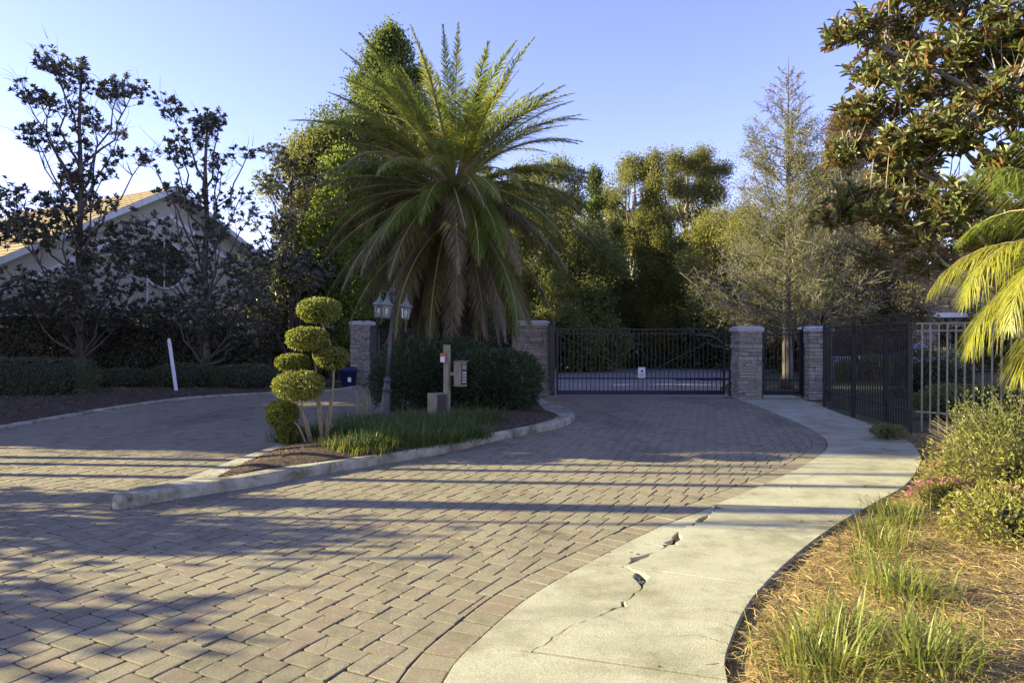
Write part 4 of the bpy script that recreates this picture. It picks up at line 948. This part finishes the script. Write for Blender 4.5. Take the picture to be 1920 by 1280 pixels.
# big magnolia at the right
rng = np.random.default_rng(8); mb_ = (8.55, 10.9, 0); lobes, limbs = [], []
def rel(px, py, d): q = A(px, py, d); return (q.x - mb_[0], q.y - mb_[1], q.z)
spots = [(1600, 60, 10.2, .5), (1680, 40, 10.6, .6), (1620, 215, 9.8, .5), (1590, 285, 9.9, .42), (1680, 170, 9.6, .6), (1700, 280, 9.4, .6), (1600, 380, 9.8, .5), (1660, 390, 9.5, .55), (1560, 410, 10.3, .33), (1720, 440, 9.3, .5), (1640, 480, 10, .36), (1790, 90, 9.4, .7), (1790, 240, 9.0, .7), (1800, 380, 9.0, .6), (1880, 60, 9.2, .7), (1890, 190, 8.8, .7), (1890, 320, 8.9, .65), (1750, -40, 9.8, .7), (1860, -60, 9.6, .8), (1960, 100, 9, .8), (1990, 280, 9, .8), (1740, 500, 9.7, .38), (1700, 330, 11.4, .7), (1800, 150, 11.6, .8), (1900, 420, 10.4, .6), (1680, 100, 11.6, .7), (1960, 430, 9.4, .6), (2060, 180, 9.5, .9), (2060, 20, 10, 1.0), (1840, 460, 9.6, .42), (1780, 10, 11, .7), (1620, 140, 10.8, .4), (1870, 500, 10.8, .4)]
for (px, py, d, r) in spots:
    c = rel(px, py, d); r *= .88; lobes.append((c, (r, r, r*.62))); limbs.append((min(.9, max(.25, c[2]/8.5 - .15)), c, .06))
def lf(T, D, rg): return whorls(T, D, 8, rg, .15, .056, True, (22, 72))
tree('magnolia_tree', 'big sunlit magnolia with rust backed leaves behind the sunlit fence', mb_, [(0, 0, 0), (.05, .02, 1.6), (-.05, 0, 3.2), (.05, 0, 4.8), (0, .05, 6.4), (.05, 0, 8)], limbs, lobes, 2700, 'mag', lf, .2, 'bark_pale', .25, .02, 'tree', None, 34)

# bald cypress, almost leafless
def bald_cypress(label, px, d, top_y, w, seed, leafy=True):
    rng = np.random.default_rng(seed); top = A(px, top_y, d); h = top.z; root = thing('bald_cypress', label, 'tree', (top.x, d, 0))
    m = MB(); m.tube([(0, 0, -.05), (.02, 0, .5), (0, .02, h*.25), (.04, 0, h*.5), (0, 0, h*.75), (.02, 0, h)], [.24, .17, .13, .085, .045, .007], 9)
    a_, b_, ww, tips = [], [], [], []
    nb = 120
    for i in range(nb):
        f = .16 + .82 * (i/nb); r = w * (1 - ((f - .16)/.84)) ** .8 * rng.uniform(.65, 1.1) + .15; az = i*2.4 + rng.normal(0, .3); e = rng.uniform(.25, .6) + .3*f
        st = np.array([0, 0, h*f - .3]); dr = np.array([math.cos(az), math.sin(az), e]); end = st + dr*r; q = 6; prev = st
        pts = [st + dr*r*t + np.array([0, 0, .25*r*t*t - .1*r*t]) + (rng.normal(0, .03*r, 3) if t > 0 else 0) for t in np.linspace(0, 1, q)]
        m.tube(pts, [(.022*(1 - f*.6))*(1 - .8*t) + .004 for t in np.linspace(0, 1, q)], 4, cap=False)
        for s in range(int(14 + 10*r)):
            t = rng.uniform(.15, 1); x = t*(q-1); k = min(int(x), q-2); p = pts[k] + (pts[k+1] - pts[k])*(x - k); dd = unit(dr + rng.normal(0, .75, 3)); l = r*rng.uniform(.12, .4)
            e1 = p + dd*l; a_.append(p); b_.append(e1); ww.append(.016)
            for _ in range(7):
                t2 = rng.uniform(.2, 1); p2 = p + dd*l*t2; d2 = unit(dd + rng.normal(0, .8, 3) + np.array([0, 0, .2])); e2 = p2 + d2*l*rng.uniform(.3, .6); a_.append(p2); b_.append(e2); ww.append(.009)
                if f < .78: tips.append(e2)
    m.build('trunk', M['bark_mid'], root, smooth=True)
    link('twigs', npmesh('twigs', *ribbons(np.array(a_), np.array(b_), np.array(ww), rng)), M['twig'], root)
    T = np.array(tips); T = T[rng.random(len(T)) < .6]
    link('crown', npmesh('crown', *foliage_spray(T, rand_dirs(len(T), rng), 2, rng, .09, .03, .06)), M['cedar'], root)
bald_cypress('slender half bare cypress with pale trunk rising behind the walk gate', 1476, 22.5, 108, 2.5, 41)

W_ = 'trees of the wood beyond the gate'
round_tree('oak_tree', 'olive crowned oak rising just behind the dark magnolia', 585, 252, 72, 28, 'olive', 51, dens=1.0, low=.35)
round_tree('conifer_tree', 'bright green fluffy conifer left of the palm crown', 640, 300, 88, 26.4, 'bright', 52, kind='column', dens=1.3, low=.12)
round_tree('conifer_tree', 'tallest dark green conifer standing behind the palm', 728, 56, 150, 29.5, 'conifer', 53, kind='column', dens=2.0, low=.12)
round_tree('oak_tree', 'leafy green tree peeping out right of the palm crown', 1040, 300, 80, 38, 'mid', 54, low=.1, dens=1.2)
round_tree('conifer_tree', 'dark narrow cedar beside the palm tips', 1115, 318, 45, 41, 'conifer', 55, kind='cone', dens=1.2, low=.08)
round_tree('oak_tree', 'airy round topped oak behind the pointed cedar', 1190, 296, 78, 44, 'olive', 56, dens=1.1, low=.15, bark='bark_pale')
round_tree('oak_tree', 'tallest airy oak in the far wood with open crown', 1290, 282, 84, 46, 'olive', 57, dens=1.0, low=.15, bark='bark_pale')
round_tree('conifer_tree', 'yellow green pointed cedar beyond the wide gate', 1225, 335, 62, 37, 'cedar', 58, kind='cone', dens=1.3, low=.05)
round_tree('oak_tree', 'feathery yellow green tree left of the bare cypress', 1390, 385, 100, 33.5, 'yellowgreen', 59, dens=.75, low=.12, bark='bark_pale')
round_tree('oak_tree', 'brownish thin leaved tree right of the bare cypress', 1560, 270, 95, 36, 'brownish', 60, dens=.8, low=.1, bark='bark_pale')
round_tree('maple_tree', 'tree with russet top showing left of the big magnolia', 1606, 210, 60, 44, 'russet', 61, dens=.8, low=.3, bark='bark_pale')
round_tree('oak_tree', 'dark leafy tree deep behind the big magnolia', 1720, 340, 110, 40, 'brownish', 62, dens=.7, low=.1)
round_tree('oak_tree', 'leafy tree behind the yellow palm fronds', 1890, 360, 110, 42, 'mid', 63, dens=.7, low=.12)
round_tree('oak_tree', 'dark tree behind the exit gate and palm skirt', 900, 330, 110, 35, 'mid', 64, low=.08)
round_tree('oak_tree', 'dense dark tree between the palm skirt and the cedar', 1085, 420, 85, 33, 'mid', 65, low=.05, dens=1.2)
round_tree('oak_tree', 'low dark leafy tree over the wide gate road', 1300, 440, 95, 39, 'olive', 66, low=.06, dens=1.1)
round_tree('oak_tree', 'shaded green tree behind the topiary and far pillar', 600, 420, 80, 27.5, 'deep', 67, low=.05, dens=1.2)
round_tree('oak_tree', 'grey green bushy tree beneath the brownish tree', 1620, 440, 95, 33, 'brownish', 68, low=.04, dens=.8)
round_tree('oak_tree', 'olive tree between the airy oaks and the bare cypress', 1350, 400, 85, 43, 'olive', 691, low=.1)
round_tree('oak_tree', 'yellow green tree directly behind the cypress trunk', 1480, 420, 95, 42, 'yellowgreen', 692, low=.08)
round_tree('conifer_tree', 'green conifer half hidden by the right side of the palm', 985, 370, 60, 41, 'conifer', 693, kind='cone', low=.06)
round_tree('conifer_tree', 'yellowish cedar left of the pointed cedar', 1155, 420, 60, 38, 'cedar', 694, kind='cone', low=.05)
# undergrowth
def bush(name, label, x, y, rx, ry, h, mat, n, L, W, seed, group=None, e=2.2, z0=0., cat='shrub', depth=.2, spike=.7, lump=.07):
    root = thing(name, label, cat, (x, y, z0), group)
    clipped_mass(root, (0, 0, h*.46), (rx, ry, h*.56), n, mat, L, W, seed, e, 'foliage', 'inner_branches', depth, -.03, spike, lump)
    st = MB(); rg = random.Random(seed)
    for k in range(4): st.tube([(rg.uniform(-.12, .12)*rx, rg.uniform(-.12, .12)*ry, -.05), (rg.uniform(-.3, .3)*rx, rg.uniform(-.3, .3)*ry, h*.4)], [.02, .012], 5)
    st.build('stems', M['bark'], root)
    return root
UL = ['dark undergrowth shrub behind the lamp post and exit gate', 'dark undergrowth shrub behind the palm skirt', 'leafy undergrowth shrub over the left end of the wide gate', 'dark undergrowth shrub behind the gate sign', 'dark undergrowth shrub over the right end of the wide gate', 'brownish undergrowth shrub left of the cypress trunk', 'olive undergrowth shrub behind the walk gate pillar', 'dark undergrowth shrub behind the black fence', 'brownish undergrowth shrub beneath the big magnolia', 'olive undergrowth shrub behind the yellow palm', 'dark undergrowth shrub behind the topiary']
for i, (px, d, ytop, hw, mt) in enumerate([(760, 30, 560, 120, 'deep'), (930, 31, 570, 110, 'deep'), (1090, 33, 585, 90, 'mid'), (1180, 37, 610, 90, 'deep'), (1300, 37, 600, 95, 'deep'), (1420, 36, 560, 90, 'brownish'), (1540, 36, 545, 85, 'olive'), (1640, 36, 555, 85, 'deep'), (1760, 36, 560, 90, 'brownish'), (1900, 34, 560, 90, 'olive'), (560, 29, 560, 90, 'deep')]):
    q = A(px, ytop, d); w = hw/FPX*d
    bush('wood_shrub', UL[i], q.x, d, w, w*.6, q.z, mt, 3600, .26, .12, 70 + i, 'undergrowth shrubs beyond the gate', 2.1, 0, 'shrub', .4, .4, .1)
rng = np.random.default_rng(77); n = 110000; xs = rng.uniform(-40, 48, n); ys = 50 + rng.normal(0, 2.0, n); hh = (9.6 + 1.2*np.sin(xs*.35) + .9*np.sin(xs*.9 + 1) + .7*np.sin(xs*2.3) + .5*np.sin(xs*4.1 + 2)) * np.where(xs < -6, .3, 1.0); zs = rng.random(n)**.8 * hh
P = np.c_[xs, ys, zs]; fw = link('far_woods', npmesh('far_woods', *leaves(P, rand_dirs(n, rng), rng.uniform(.22, .45, n), .16, rng, .1, N=rand_dirs(n, rng))), M['mid']); tag(fw, 'dark mass of far woodland closing the view', kind='stuff')

# ================================================================== LEFT BED: HEDGES
for i, (px, d, hw, yt) in enumerate([(45, 24.2, 105, 565), (230, 24.6, 100, 588), (400, 25, 95, 586), (545, 26.5, 80, 578)]):
    q = A(px, yt, d); w = hw/FPX*d
    bush('tall_hedge', ['tall unclipped dark hedge shrub behind the boxed hedge', 'tall dark hedge shrub below the house window', 'tall dark hedge shrub behind the white stake', 'tall dark hedge shrub behind the topiary'][i], q.x, d, w*1.18, .9, q.z, 'hedge', 13000, .12, .06, 90 + i, 'tall hedge along the left bed', 4.5, 0, 'hedge', .3, .5, .05)
q = A(60, 676, 18.4)
bush('box_hedge', 'squared clipped hedge at the near end of the left bed', q.x - .3, 18.5, 1.75, .6, 1.02, 'box', 11000, .05, .03, 95, None, 7, 0, 'hedge', .12, .4, .012)
for i, (px, hw, yt) in enumerate([(225, 70, 692), (350, 66, 684), (465, 60, 684)]):
    q = A(px, yt, 21.3); bush('low_hedge', ['low clipped shrub between the boxed hedge and the stake', 'low rounded shrub just behind the white stake', 'low clipped shrub nearest the topiary in the left bed'][i], q.x, 21.3, hw/FPX*21.3, .55, q.z, 'box', 4200, .06, .035, 97 + i, 'low clipped shrubs of the left bed', 3.0, 0, 'hedge', .15, .5, .03)

# ================================================================== ISLAND PLANTING
tx, ty = -3.05, 9.55; tz = soil_z(-2.9, 9.6)
top_ = thing('topiary_shrub', 'yellow green cloud pruned topiary with tan stems on the island tip', 'topiary', (-2.95, 9.5, .14))
def TL(px, py, dd=0.0): q = A(px, py, 9.5 + dd); return np.array((q.x + 2.95, dd, q.z - .14))
pads = [(597, 582, .12, 36, 21, .3), (576, 634, 0, 32, 17, .26), (549, 679, .12, 27, 13, .22), (561, 722, -.15, 41, 24, .3), (622, 671, .05, 27, 17, .22), (529, 776, .12, 25, 24, .2), (545, 812, .2, 22, 14, .18)]
for i, (px, py, dd, hw, hh_, dy) in enumerate(pads):
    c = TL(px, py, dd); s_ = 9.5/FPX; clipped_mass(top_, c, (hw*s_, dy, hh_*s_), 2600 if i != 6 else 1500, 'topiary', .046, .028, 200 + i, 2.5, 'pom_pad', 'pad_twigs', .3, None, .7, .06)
stems = [[(583, 835), (568, 780), (563, 740), (562, 725)], [(608, 832), (615, 780), (625, 720), (622, 680)], [(606, 833), (600, 760), (592, 690), (583, 640), (578, 625)], [(612, 834), (622, 760), (626, 690), (618, 640), (603, 605), (598, 590)], [(578, 836), (560, 800), (540, 780)], [(604, 834), (596, 760), (580, 710), (556, 690)], [(588, 836), (575, 790), (566, 770), (540, 740)]]
for i, s_ in enumerate(stems):
    m = MB(); m.tube([TL(px, py + (4 if k == 0 else 0), [0, .05, .05, .1, .1, .1][k]) for k, (px, py) in enumerate(s_)], [.019 - .009*k/len(s_) for k in range(len(s_))], 7); m.build('stem', M['stem_tan'], top_, smooth=True)
rng = np.random.default_rng(12)
def shrub_spiky(label, x, y, rx, ry, h, seed, n):
    bush('juniper_shrub', label, x, y, rx, ry, h, 'juniper', n, .13, .028, seed, 'dark spreading shrubs under the palm', 2.2, soil_z(x, y) - .05, 'shrub', .35, 1.1, .05)
q = A(790, 790, 13.3); shrub_spiky('broad dark green shrub behind the lamp post and call box', -1.85, 13.9, 1.0, .85, 1.3, 300, 9000)
shrub_spiky('dark green spreading shrub in front of the broad pillar', -.35, 13.7, .9, .85, 1.16, 301, 9000)
shrub_spiky('dark green shrub directly behind the call box', -1.0, 14.3, .9, .7, 1.32, 302, 7000)
k = 0
gc = [(-2.0, 8.98), (-1.75, 9.1), (-1.5, 9.25), (-1.25, 9.45), (-1.0, 9.7), (-.78, 9.95), (-1.85, 9.38), (-1.6, 9.5), (-1.3, 9.8), (-.5, 10.3), (-2.5, 9.7), (-2.2, 9.95), (-1.95, 9.75), (-2.35, 10.35), (-1.65, 10.1), (-1.35, 10.3), (-1.95, 10.5), (-1.55, 10.75), (-1.1, 10.6), (-2.6, 10.9), (-.85, 10.95), (-1.25, 11.1), (-2.15, 11.1), (-1.75, 11.4), (-2.7, 11.6), (-.55, 11.4), (-.9, 11.7), (-3.15, 10.2), (-3.2, 9.85), (-2.85, 10.35), (-1.05, 10.2), (-.75, 10.55), (-1.6, 9.7), (-.4, 11.9)]
for x, y in gc:
    gla = 'dark green strap grass clump close behind the topiary stems' if x < -2.4 else ('dark green strap grass clump along the island kerb' if y < 9.75 else ('dark green strap grass clump at the foot of the call box' if x > -1.4 else 'dark green strap grass clump in front of the lamp post'))
    r_ = thing('grass_clump', gla, 'grass', (x, y, soil_z(x, y)), 'grass clumps on the island'); k += 1
    grass_clump(r_, 210, .31, .11, 'liri', 400 + k, .012, lean=1.0)
for x, y in [(-2.2, 8.85), (-2.0, 8.78), (-2.35, 8.95), (-1.75, 8.85)]:
    r_ = thing('grass_clump', 'yellowing low grass clump at the island kerb', 'grass', (x, y, soil_z(x, y)), 'yellow grass clumps at the kerb'); k += 1; grass_clump(r_, 140, .2, .08, 'liri_sun', 400 + k, .01, lean=.95)
r_ = thing('dry_stalks', 'bundle of bare tan stalks beside the lamp post', 'plant', (A(680, 780, 11.6).x, 11.6, .2)); m = MB(); rg = random.Random(4)
for j in range(9): a0 = (rg.uniform(-.1, .1), rg.uniform(-.06, .06), 0); m.tube([a0, (a0[0] + rg.uniform(-.05, .05), a0[1], rg.uniform(.3, .45)), (a0[0] + rg.uniform(-.09, .09), a0[1], rg.uniform(.5, .62))], [.012, .009, .004], 5)
m.build('stalk_bundle', M['stem_tan'], r_)
r_ = thing('bare_sapling', 'thin bare sapling in the mulch in front of the broad pillar', 'plant', (A(1028, 770, 14.5).x, 14.5, .16)); m = MB()
m.tube([(0, 0, 0), (.03, 0, .25), (0, 0, .5)], [.01, .007, .003], 5); m.tube([(.03, 0, .22), (.1, 0, .36), (.12, 0, .48)], [.006, .004, .002], 5); m.tube([(.01, 0, .3), (-.06, .02, .42)], [.005, .002], 5); m.build('twig', M['stem_tan'], r_)
# mulch chips on the island
def scatter_poly(poly, n, rng):
    lo, hi = poly.min(0), poly.max(0); P = rng.uniform(lo, hi, (n*3, 2)); return P[inside_np(poly, P)][:n]
P2 = scatter_poly(inner, 9000, rng); z = np.array([soil_z(*p) for p in P2]) + rng.uniform(.0, .02, len(P2)); n = len(P2)
D = rand_dirs(n, rng)*np.array([1, 1, .25]); tag(link('mulch', npmesh('mulch', *leaves(np.c_[P2, z], D, rng.uniform(.02, .07, n), rng.uniform(.01, .025, n), rng, .0, 0)), M['chip']), 'brown bark mulch chips on the island bed', kind='stuff')

# ================================================================== LEFT LITTER, RIGHT STRAW BED
P2 = scatter_poly(np.array(lb_poly), 26000, rng); P2 = P2[(P2[:, 1] > 9) & (P2[:, 0] > -.8*P2[:, 1])]; n = len(P2)
e_ = np.array([np.linalg.norm(lcr - p, axis=1).min() for p in P2]); z = -.03 + np.minimum(np.abs(e_ - .17), 2)*.06 + rng.uniform(.0, .03, n)
tag(link('leaf_litter', npmesh('leaf_litter', *leaves(np.c_[P2, z], rand_dirs(n, rng)*np.array([1, 1, .5]), rng.uniform(.06, .16, n), rng.uniform(.02, .05, n), rng, .1, .3)), M['litter']), 'dry brown leaf litter on the left bed', kind='stuff')
P2 = scatter_poly(np.array(rb_poly), 150000, rng); P2 = P2[(P2[:, 0] < .8*P2[:, 1] + .6) & (P2[:, 1] > 2.6) & (P2[:, 1] < 12)]; n = len(P2)
e_ = np.concatenate([np.linalg.norm(rb_poly[None] - P2[i:i+2000, None], axis=2).min(1) for i in range(0, n, 2000)]); z = -.025 + np.minimum(e_, .8)*.09 + rng.uniform(0, .035, n)
a_ = rng.uniform(0, 6.28, n) + .0; Dn = np.c_[np.cos(a_), np.sin(a_), rng.normal(.05, .18, n)]
tag(link('pine_straw', npmesh('pine_straw', *leaves(np.c_[P2, z], Dn, rng.uniform(.08, .2, n), rng.uniform(.003, .007, n), rng, .12, 0)), M['straw']), 'tan pine straw mulch covering the right bed', kind='stuff')
gl_ = [(1545, 1262, .34, 200), (1600, 1205, .3, 150), (1730, 1268, .34, 210), (1700, 1130, .3, 170), (1655, 1105, .2, 90), (1665, 1035, .28, 150), (1625, 1060, .18, 80), (1690, 985, .3, 130), (1640, 1000, .2, 90), (1500, 1215, .15, 60), (1780, 900, .25, 90), (1655, 955, .16, 70)]
gcol = ['yellow green grass clump at the near end of the straw bed', 'small grass clump behind the nearest clump', 'upright grass clump out on the open straw', 'leafy grass clump midway along the straw bed', 'low grass tuft beside the midway clump', 'grass clump below the pink flowered azalea', 'low grass tuft close to the walk edge', 'tall grass clump touching the pink azalea', 'small grass tuft beside the walk bend', 'tiny grass tuft at the walk kerb edge', 'grass clump among the azaleas near the fence', 'short grass tuft at the bend of the walk']
for i, (px, py, h, n) in enumerate(gl_):
    g_ = G(px, py); r_ = thing('grass_clump', gcol[i], 'grass', (g_.x, g_.y, bed_z(g_.x, g_.y) + .01)); grass_clump(r_, int(n*.95), h*1.0, .06 + h*.17, 'liri_sun', 500 + i, .012, lean=1.05)
def azalea(label, px, d, r, h, n, mat, seed, flowers=0):
    x = (px - 960)/FPX*d; b = bush('azalea_bush', label, x, d, r, r*.9, h, mat, n, .045, .02, seed, None, 2.1, bed_z(x, d), 'bush', .7, .7, .22)
    rg = np.random.default_rng(seed); m_ = int(60*r*10); a0 = np.c_[rg.normal(0, r*.25, (m_, 2)), np.zeros(m_)]; p, _ = super_pts(m_, rg, (r*1.08, r, h*.62), 2.1); b0 = p + np.array([0, 0, h*.46]); kk = b0[:, 2] > .05
    link('twigs', npmesh('twigs', *ribbons(a0[kk], b0[kk], np.full(kk.sum(), .006), rg)), M['stem_tan'], b)
    if flowers:
        p, nr = super_pts(flowers, rg, (r*1.0, r*.95, h*.58), 2.1); p = p + np.array([0, 0, h*.46]); cl = (np.sin(p[:, 0]*9 + 1) + np.sin(p[:, 1]*8) + (p[:, 2] > h*.35)*.8) > .7; p, nr = p[cl], nr[cl]; k_ = len(p)
        link('blossoms', npmesh('blossoms', *leaves(np.repeat(p, 5, 0) + rg.normal(0, .012, (k_*5, 3)), np.repeat(nr, 5, 0) + rand_dirs(k_*5, rg)*.9, .03, .022, rg)), M['flower'], b)
azalea('large yellow green azalea bush against the sunlit fence', 1910, 8.0, .85, .8, 9500, 'azalea2', 600)
azalea('bright yellow azalea bush at the middle of the straw bed', 1915, 6.3, .52, .6, 7000, 'azalea', 601, 30)
azalea('low azalea with faded pink flowers beside the walk bend', 1790, 6.3, .34, .24, 1800, 'azalea', 602, 240)
azalea('sprawling yellow azalea nearest the open straw', 1895, 5.3, .4, .38, 3400, 'azalea', 603, 60)
azalea('small leafy azalea at the foot of the fence corner', 1835, 8.4, .4, .36, 2400, 'azalea2', 604, 20)
azalea('low shaded plant at the foot of the black fence', 1665, 10.9, .3, .25, 1200, 'mid', 605)

# ================================================================== BEYOND THE FENCE
for i, (px, d, w, h, lab) in enumerate([(1585, 26, .35, .75, 'small sunlit yellow shrub beside the grey utility box'), (1640, 27, .65, 1.0, 'round sunlit yellow shrub seen through the black fence'), (1690, 29, .7, .9, 'loose sunlit shrub in front of the blue car')]):
    bush('garden_shrub', lab, (px - 960)/FPX*d, d, w, w*.8, h, 'yellowgreen', 2600, .1, .05, 620 + i, None, 2.1, -.07)
bush('garden_hedge', 'dark hedge behind the sunlit fence bars', (1760 - 960)/FPX*19, 19.2, 1.0, .6, 1.2, 'deep', 5000, .1, .05, 630, None, 3, -.07, 'hedge')
bush('garden_hedge', 'low ivy bank just inside the sunlit fence', (1890 - 960)/FPX*14, 14, 1.9, .8, .65, 'mid', 7000, .08, .05, 631, None, 2.6, -.07, 'hedge')
q = A(1576, 700, 27); ub = thing('utility_box', 'grey metal utility box behind the black fence', 'utility box', (q.x, 27, -.07)); m = MB(); m.box(-.35, .35, -.3, .3, 0, .85, bev=.03); m.build('cabinet', M['utility'], ub); m = MB(); m.box(-.4, .4, -.35, .35, .85, .92, bev=.02); m.build('lid', M['utility'], ub); m = MB(); m.box(-.28, .28, -.315, -.295, .1, .78, bev=.01); m.build('door', M['utility'], ub)
# car
def car(label, loc, rz):
    root = thing('parked_car', label, 'car', loc, None, rz)
    side = [(-2.2, .35), (-2.25, .6), (-2.15, .85), (-1.6, .93), (-1.05, .98), (-.45, 1.38), (.1, 1.46), (.7, 1.42), (1.35, 1.05), (1.95, 1.0), (2.2, .9), (2.25, .55), (2.15, .32)]
    m = MB(); k = len(side); V = []
    for yy, sc in ((-.88, 1), (-.6, 1), (.6, 1), (.88, 1)):
        for x, z in side:
            inn = .16 if (z > 1.0 and abs(yy) > .7) else 0; V.append((x, yy - math.copysign(inn, yy), z))
    F = []
    for r in range(3):
        for j in range(k): F.append((r*k + j, r*k + (j+1) % k, (r+1)*k + (j+1) % k, (r+1)*k + j))
    F += [tuple(range(k))[::-1], tuple(3*k + j for j in range(k))]; m.add(V, F); bd = m.build('body', M['carblue'], root)
    for yy in (-1, 1):
        m = MB(); y_ = yy*.865; m.add([(-.9, yy*.89, 1.0), (.55 + .6, yy*.89, 1.02), (.66, yy*.735, 1.38), (.1, yy*.73, 1.41), (-.4, yy*.735, 1.34)], [(0, 1, 2, 3, 4)]); m.build('side_window', M['glass'], root)
        for x in (-1.4, 1.4):
            w = MB(); Mx = Matrix.Translation((x, yy*.8, .32)) @ Matrix.Rotation(R(90), 4, 'X'); w.lathe([(.2, -.1), (.3, -.1), (.32, -.06), (.32, .06), (.3, .1), (.2, .1)], 18, M=Mx); wl = w.build('wheel', M['tyre'], root); c = MB(); c.lathe([(.02, -.105), (.2, -.104), (.2, .104), (.02, .105)], 14, M=Mx); c.build('rim', M['chrome'], wl)
        m = MB(); m.box(-2.235, -2.17, yy*.75 - .13, yy*.75 + .13, .64, .78, bev=.02); m.build('headlight', M['signwhite'], root)
    m = MB(); m.add([(-1.06, -.68, 1.0), (-1.06, .68, 1.0), (-.5, .58, 1.38), (-.5, -.58, 1.38)], [(0, 1, 2, 3)]); o = m.build('windscreen', M['glass'], root, (-.02, 0, .012))
    m = MB(); m.add([(1.36, -.68, 1.06), (1.36, .68, 1.06), (.76, .58, 1.42), (.76, -.58, 1.42)], [(3, 2, 1, 0)]); m.build('rear_window', M['glass'], root, (.02, 0, .012))
car('dark blue parked car half hidden by the fence and shrubs', ((1705 - 960)/FPX*31, 31.5, -.04), R(35))
# neighbour's garage behind the trees
gq = A(1840, 700, 33); gh = thing('neighbour_house', 'pale house with white eaves glimpsed behind the magnolia', 'house', (gq.x + 2.6, 35, -.07)); 
m = MB(); m.box(-5.5, 6, 0, 8, 0, 2.75); m.build('wall', M['wallgrey'], gh)
m = MB(); m.add([(-6.2, -.6, 2.85), (6.6, -.6, 2.85), (6.6, 4, 4.9), (-6.2, 4, 4.9), (-6.2, 8.6, 2.85), (6.6, 8.6, 2.85)], [(0, 1, 2, 3), (3, 2, 5, 4), (0, 3, 4), (1, 5, 2)]); rr_ = m.build('roof', M['roof'], gh)
m = MB(); m.box(-6.2, 6.6, -.66, -.6, 2.65, 2.88); m.build('fascia', M['white'], rr_)
for x_ in (-3.5, 1.5):
    m = MB(); m.box(x_, x_ + 1.3, -.03, .03, 1.0, 2.2); w_ = m.build('window', M['glass'], gh); m = MB(); m.box(x_ - .08, x_ + 1.38, -.06, -.03, .92, 1.0); m.box(x_ - .08, x_ + 1.38, -.06, -.03, 2.2, 2.28); m.box(x_ + .62, x_ + .68, -.06, -.03, 1.0, 2.2); m.build('frame', M['white'], w_)

# ================================================================== TREES LEFT OF THE VIEW (they cast the shade on the drive)
def shade_tree(label, x, y, h, w, seed, tips=900, low=.2, mat='olive'):
    px = 960 + x/y*FPX; top_y = YH - (h - CAMH)/y*FPX
    return round_tree('street_tree', label, px, top_y, w/y*FPX, y, mat, seed, 'trees west of the drive', dens=tips/900, low=low, leafL=.3, leafW=.17)
for i, (x, y, h, w) in enumerate([(-21, 12.7, 12.2, 2.2), (-22, 15.6, 12.4, 2.6), (-21, 18.8, 12.0, 2.6), (-22, 22.8, 12.6, 2.8)]):
    shade_tree(['broad oak nearest the street west of the drive', 'second oak of the row west of the drive', 'third oak of the row west of the drive', 'last oak of the row west of the house'][i], x, y, h, w, 700 + i, 1500, .12)
def pole_tree(label, x, y, h, r, seed):
    rng = np.random.default_rng(seed); root = thing('bare_tree', label, 'tree', (x, y, -.05), 'slender bare trees west of the drive'); m = MB()
    m.tube([(0, 0, 0), (.05, .02, h*.4), (0, -.02, h*.75), (.03, 0, h)], [r*1.1, r, r*.8, r*.3], 8)
    for k in range(7):
        a_ = k*2.4; z = h*(.86 + .018*k); m.tube([(0, 0, z), (math.cos(a_)*.5, math.sin(a_)*.25, z + .6), (math.cos(a_)*.6, math.sin(a_)*.3, z + .9)], [.02, .012, .006], 5)
    m.build('trunk', M['bark'], root, smooth=True)
for i, (x, y, h, r) in enumerate([(-11, 10.25, 6.5, .035), (-11.3, 9.55, 5.0, .10), (-10.6, 9.05, 5.6, .08), (-11, 8.4, 7.5, .085), (-11, 7.3, 7.5, .17), (-10.8, 6.75, 4.6, .05)]):
    pole_tree('slender bare trunk in the row west of the drive', x, y, h, r, 720 + i)
shade_tree('small tree casting broken shade west of the near drive', -10, 6.1, 2.65, .36, 730, 100, .22)
shade_tree('low small tree beside it west of the near drive', -10, 4.5, 2.3, .22, 731, 75, .22)
shade_tree('thin small tree between the bare trunks west of the drive', -12, 7.35, 3.2, .1, 732, 40, .4)

rng = np.random.default_rng(99); P2 = np.vstack([scatter_poly(np.array(drive_poly), 1500, rng), scatter_poly(np.vstack([S, O[::-1]]), 160, rng)]); e_ = np.array([min(np.linalg.norm(B3 - p, axis=1).min(), np.linalg.norm(O - p, axis=1).min(), np.linalg.norm(lcr - p, axis=1).min()) for p in P2])
k_ = (P2[:, 1] > 2.5) & (rng.random(len(P2)) < np.exp(-e_*1.6) + .05) & ~inside_np(ISL, P2); P2 = P2[k_]; n = len(P2)
tag(link('fallen_leaves', npmesh('fallen_leaves', *leaves(np.c_[P2, np.full(n, .016)], rand_dirs(n, rng)*np.array([1, 1, .12]), rng.uniform(.025, .06, n), rng.uniform(.012, .025, n), rng, .0, .3)), M['litter']), 'scattered dry leaves on the paving', kind='stuff')
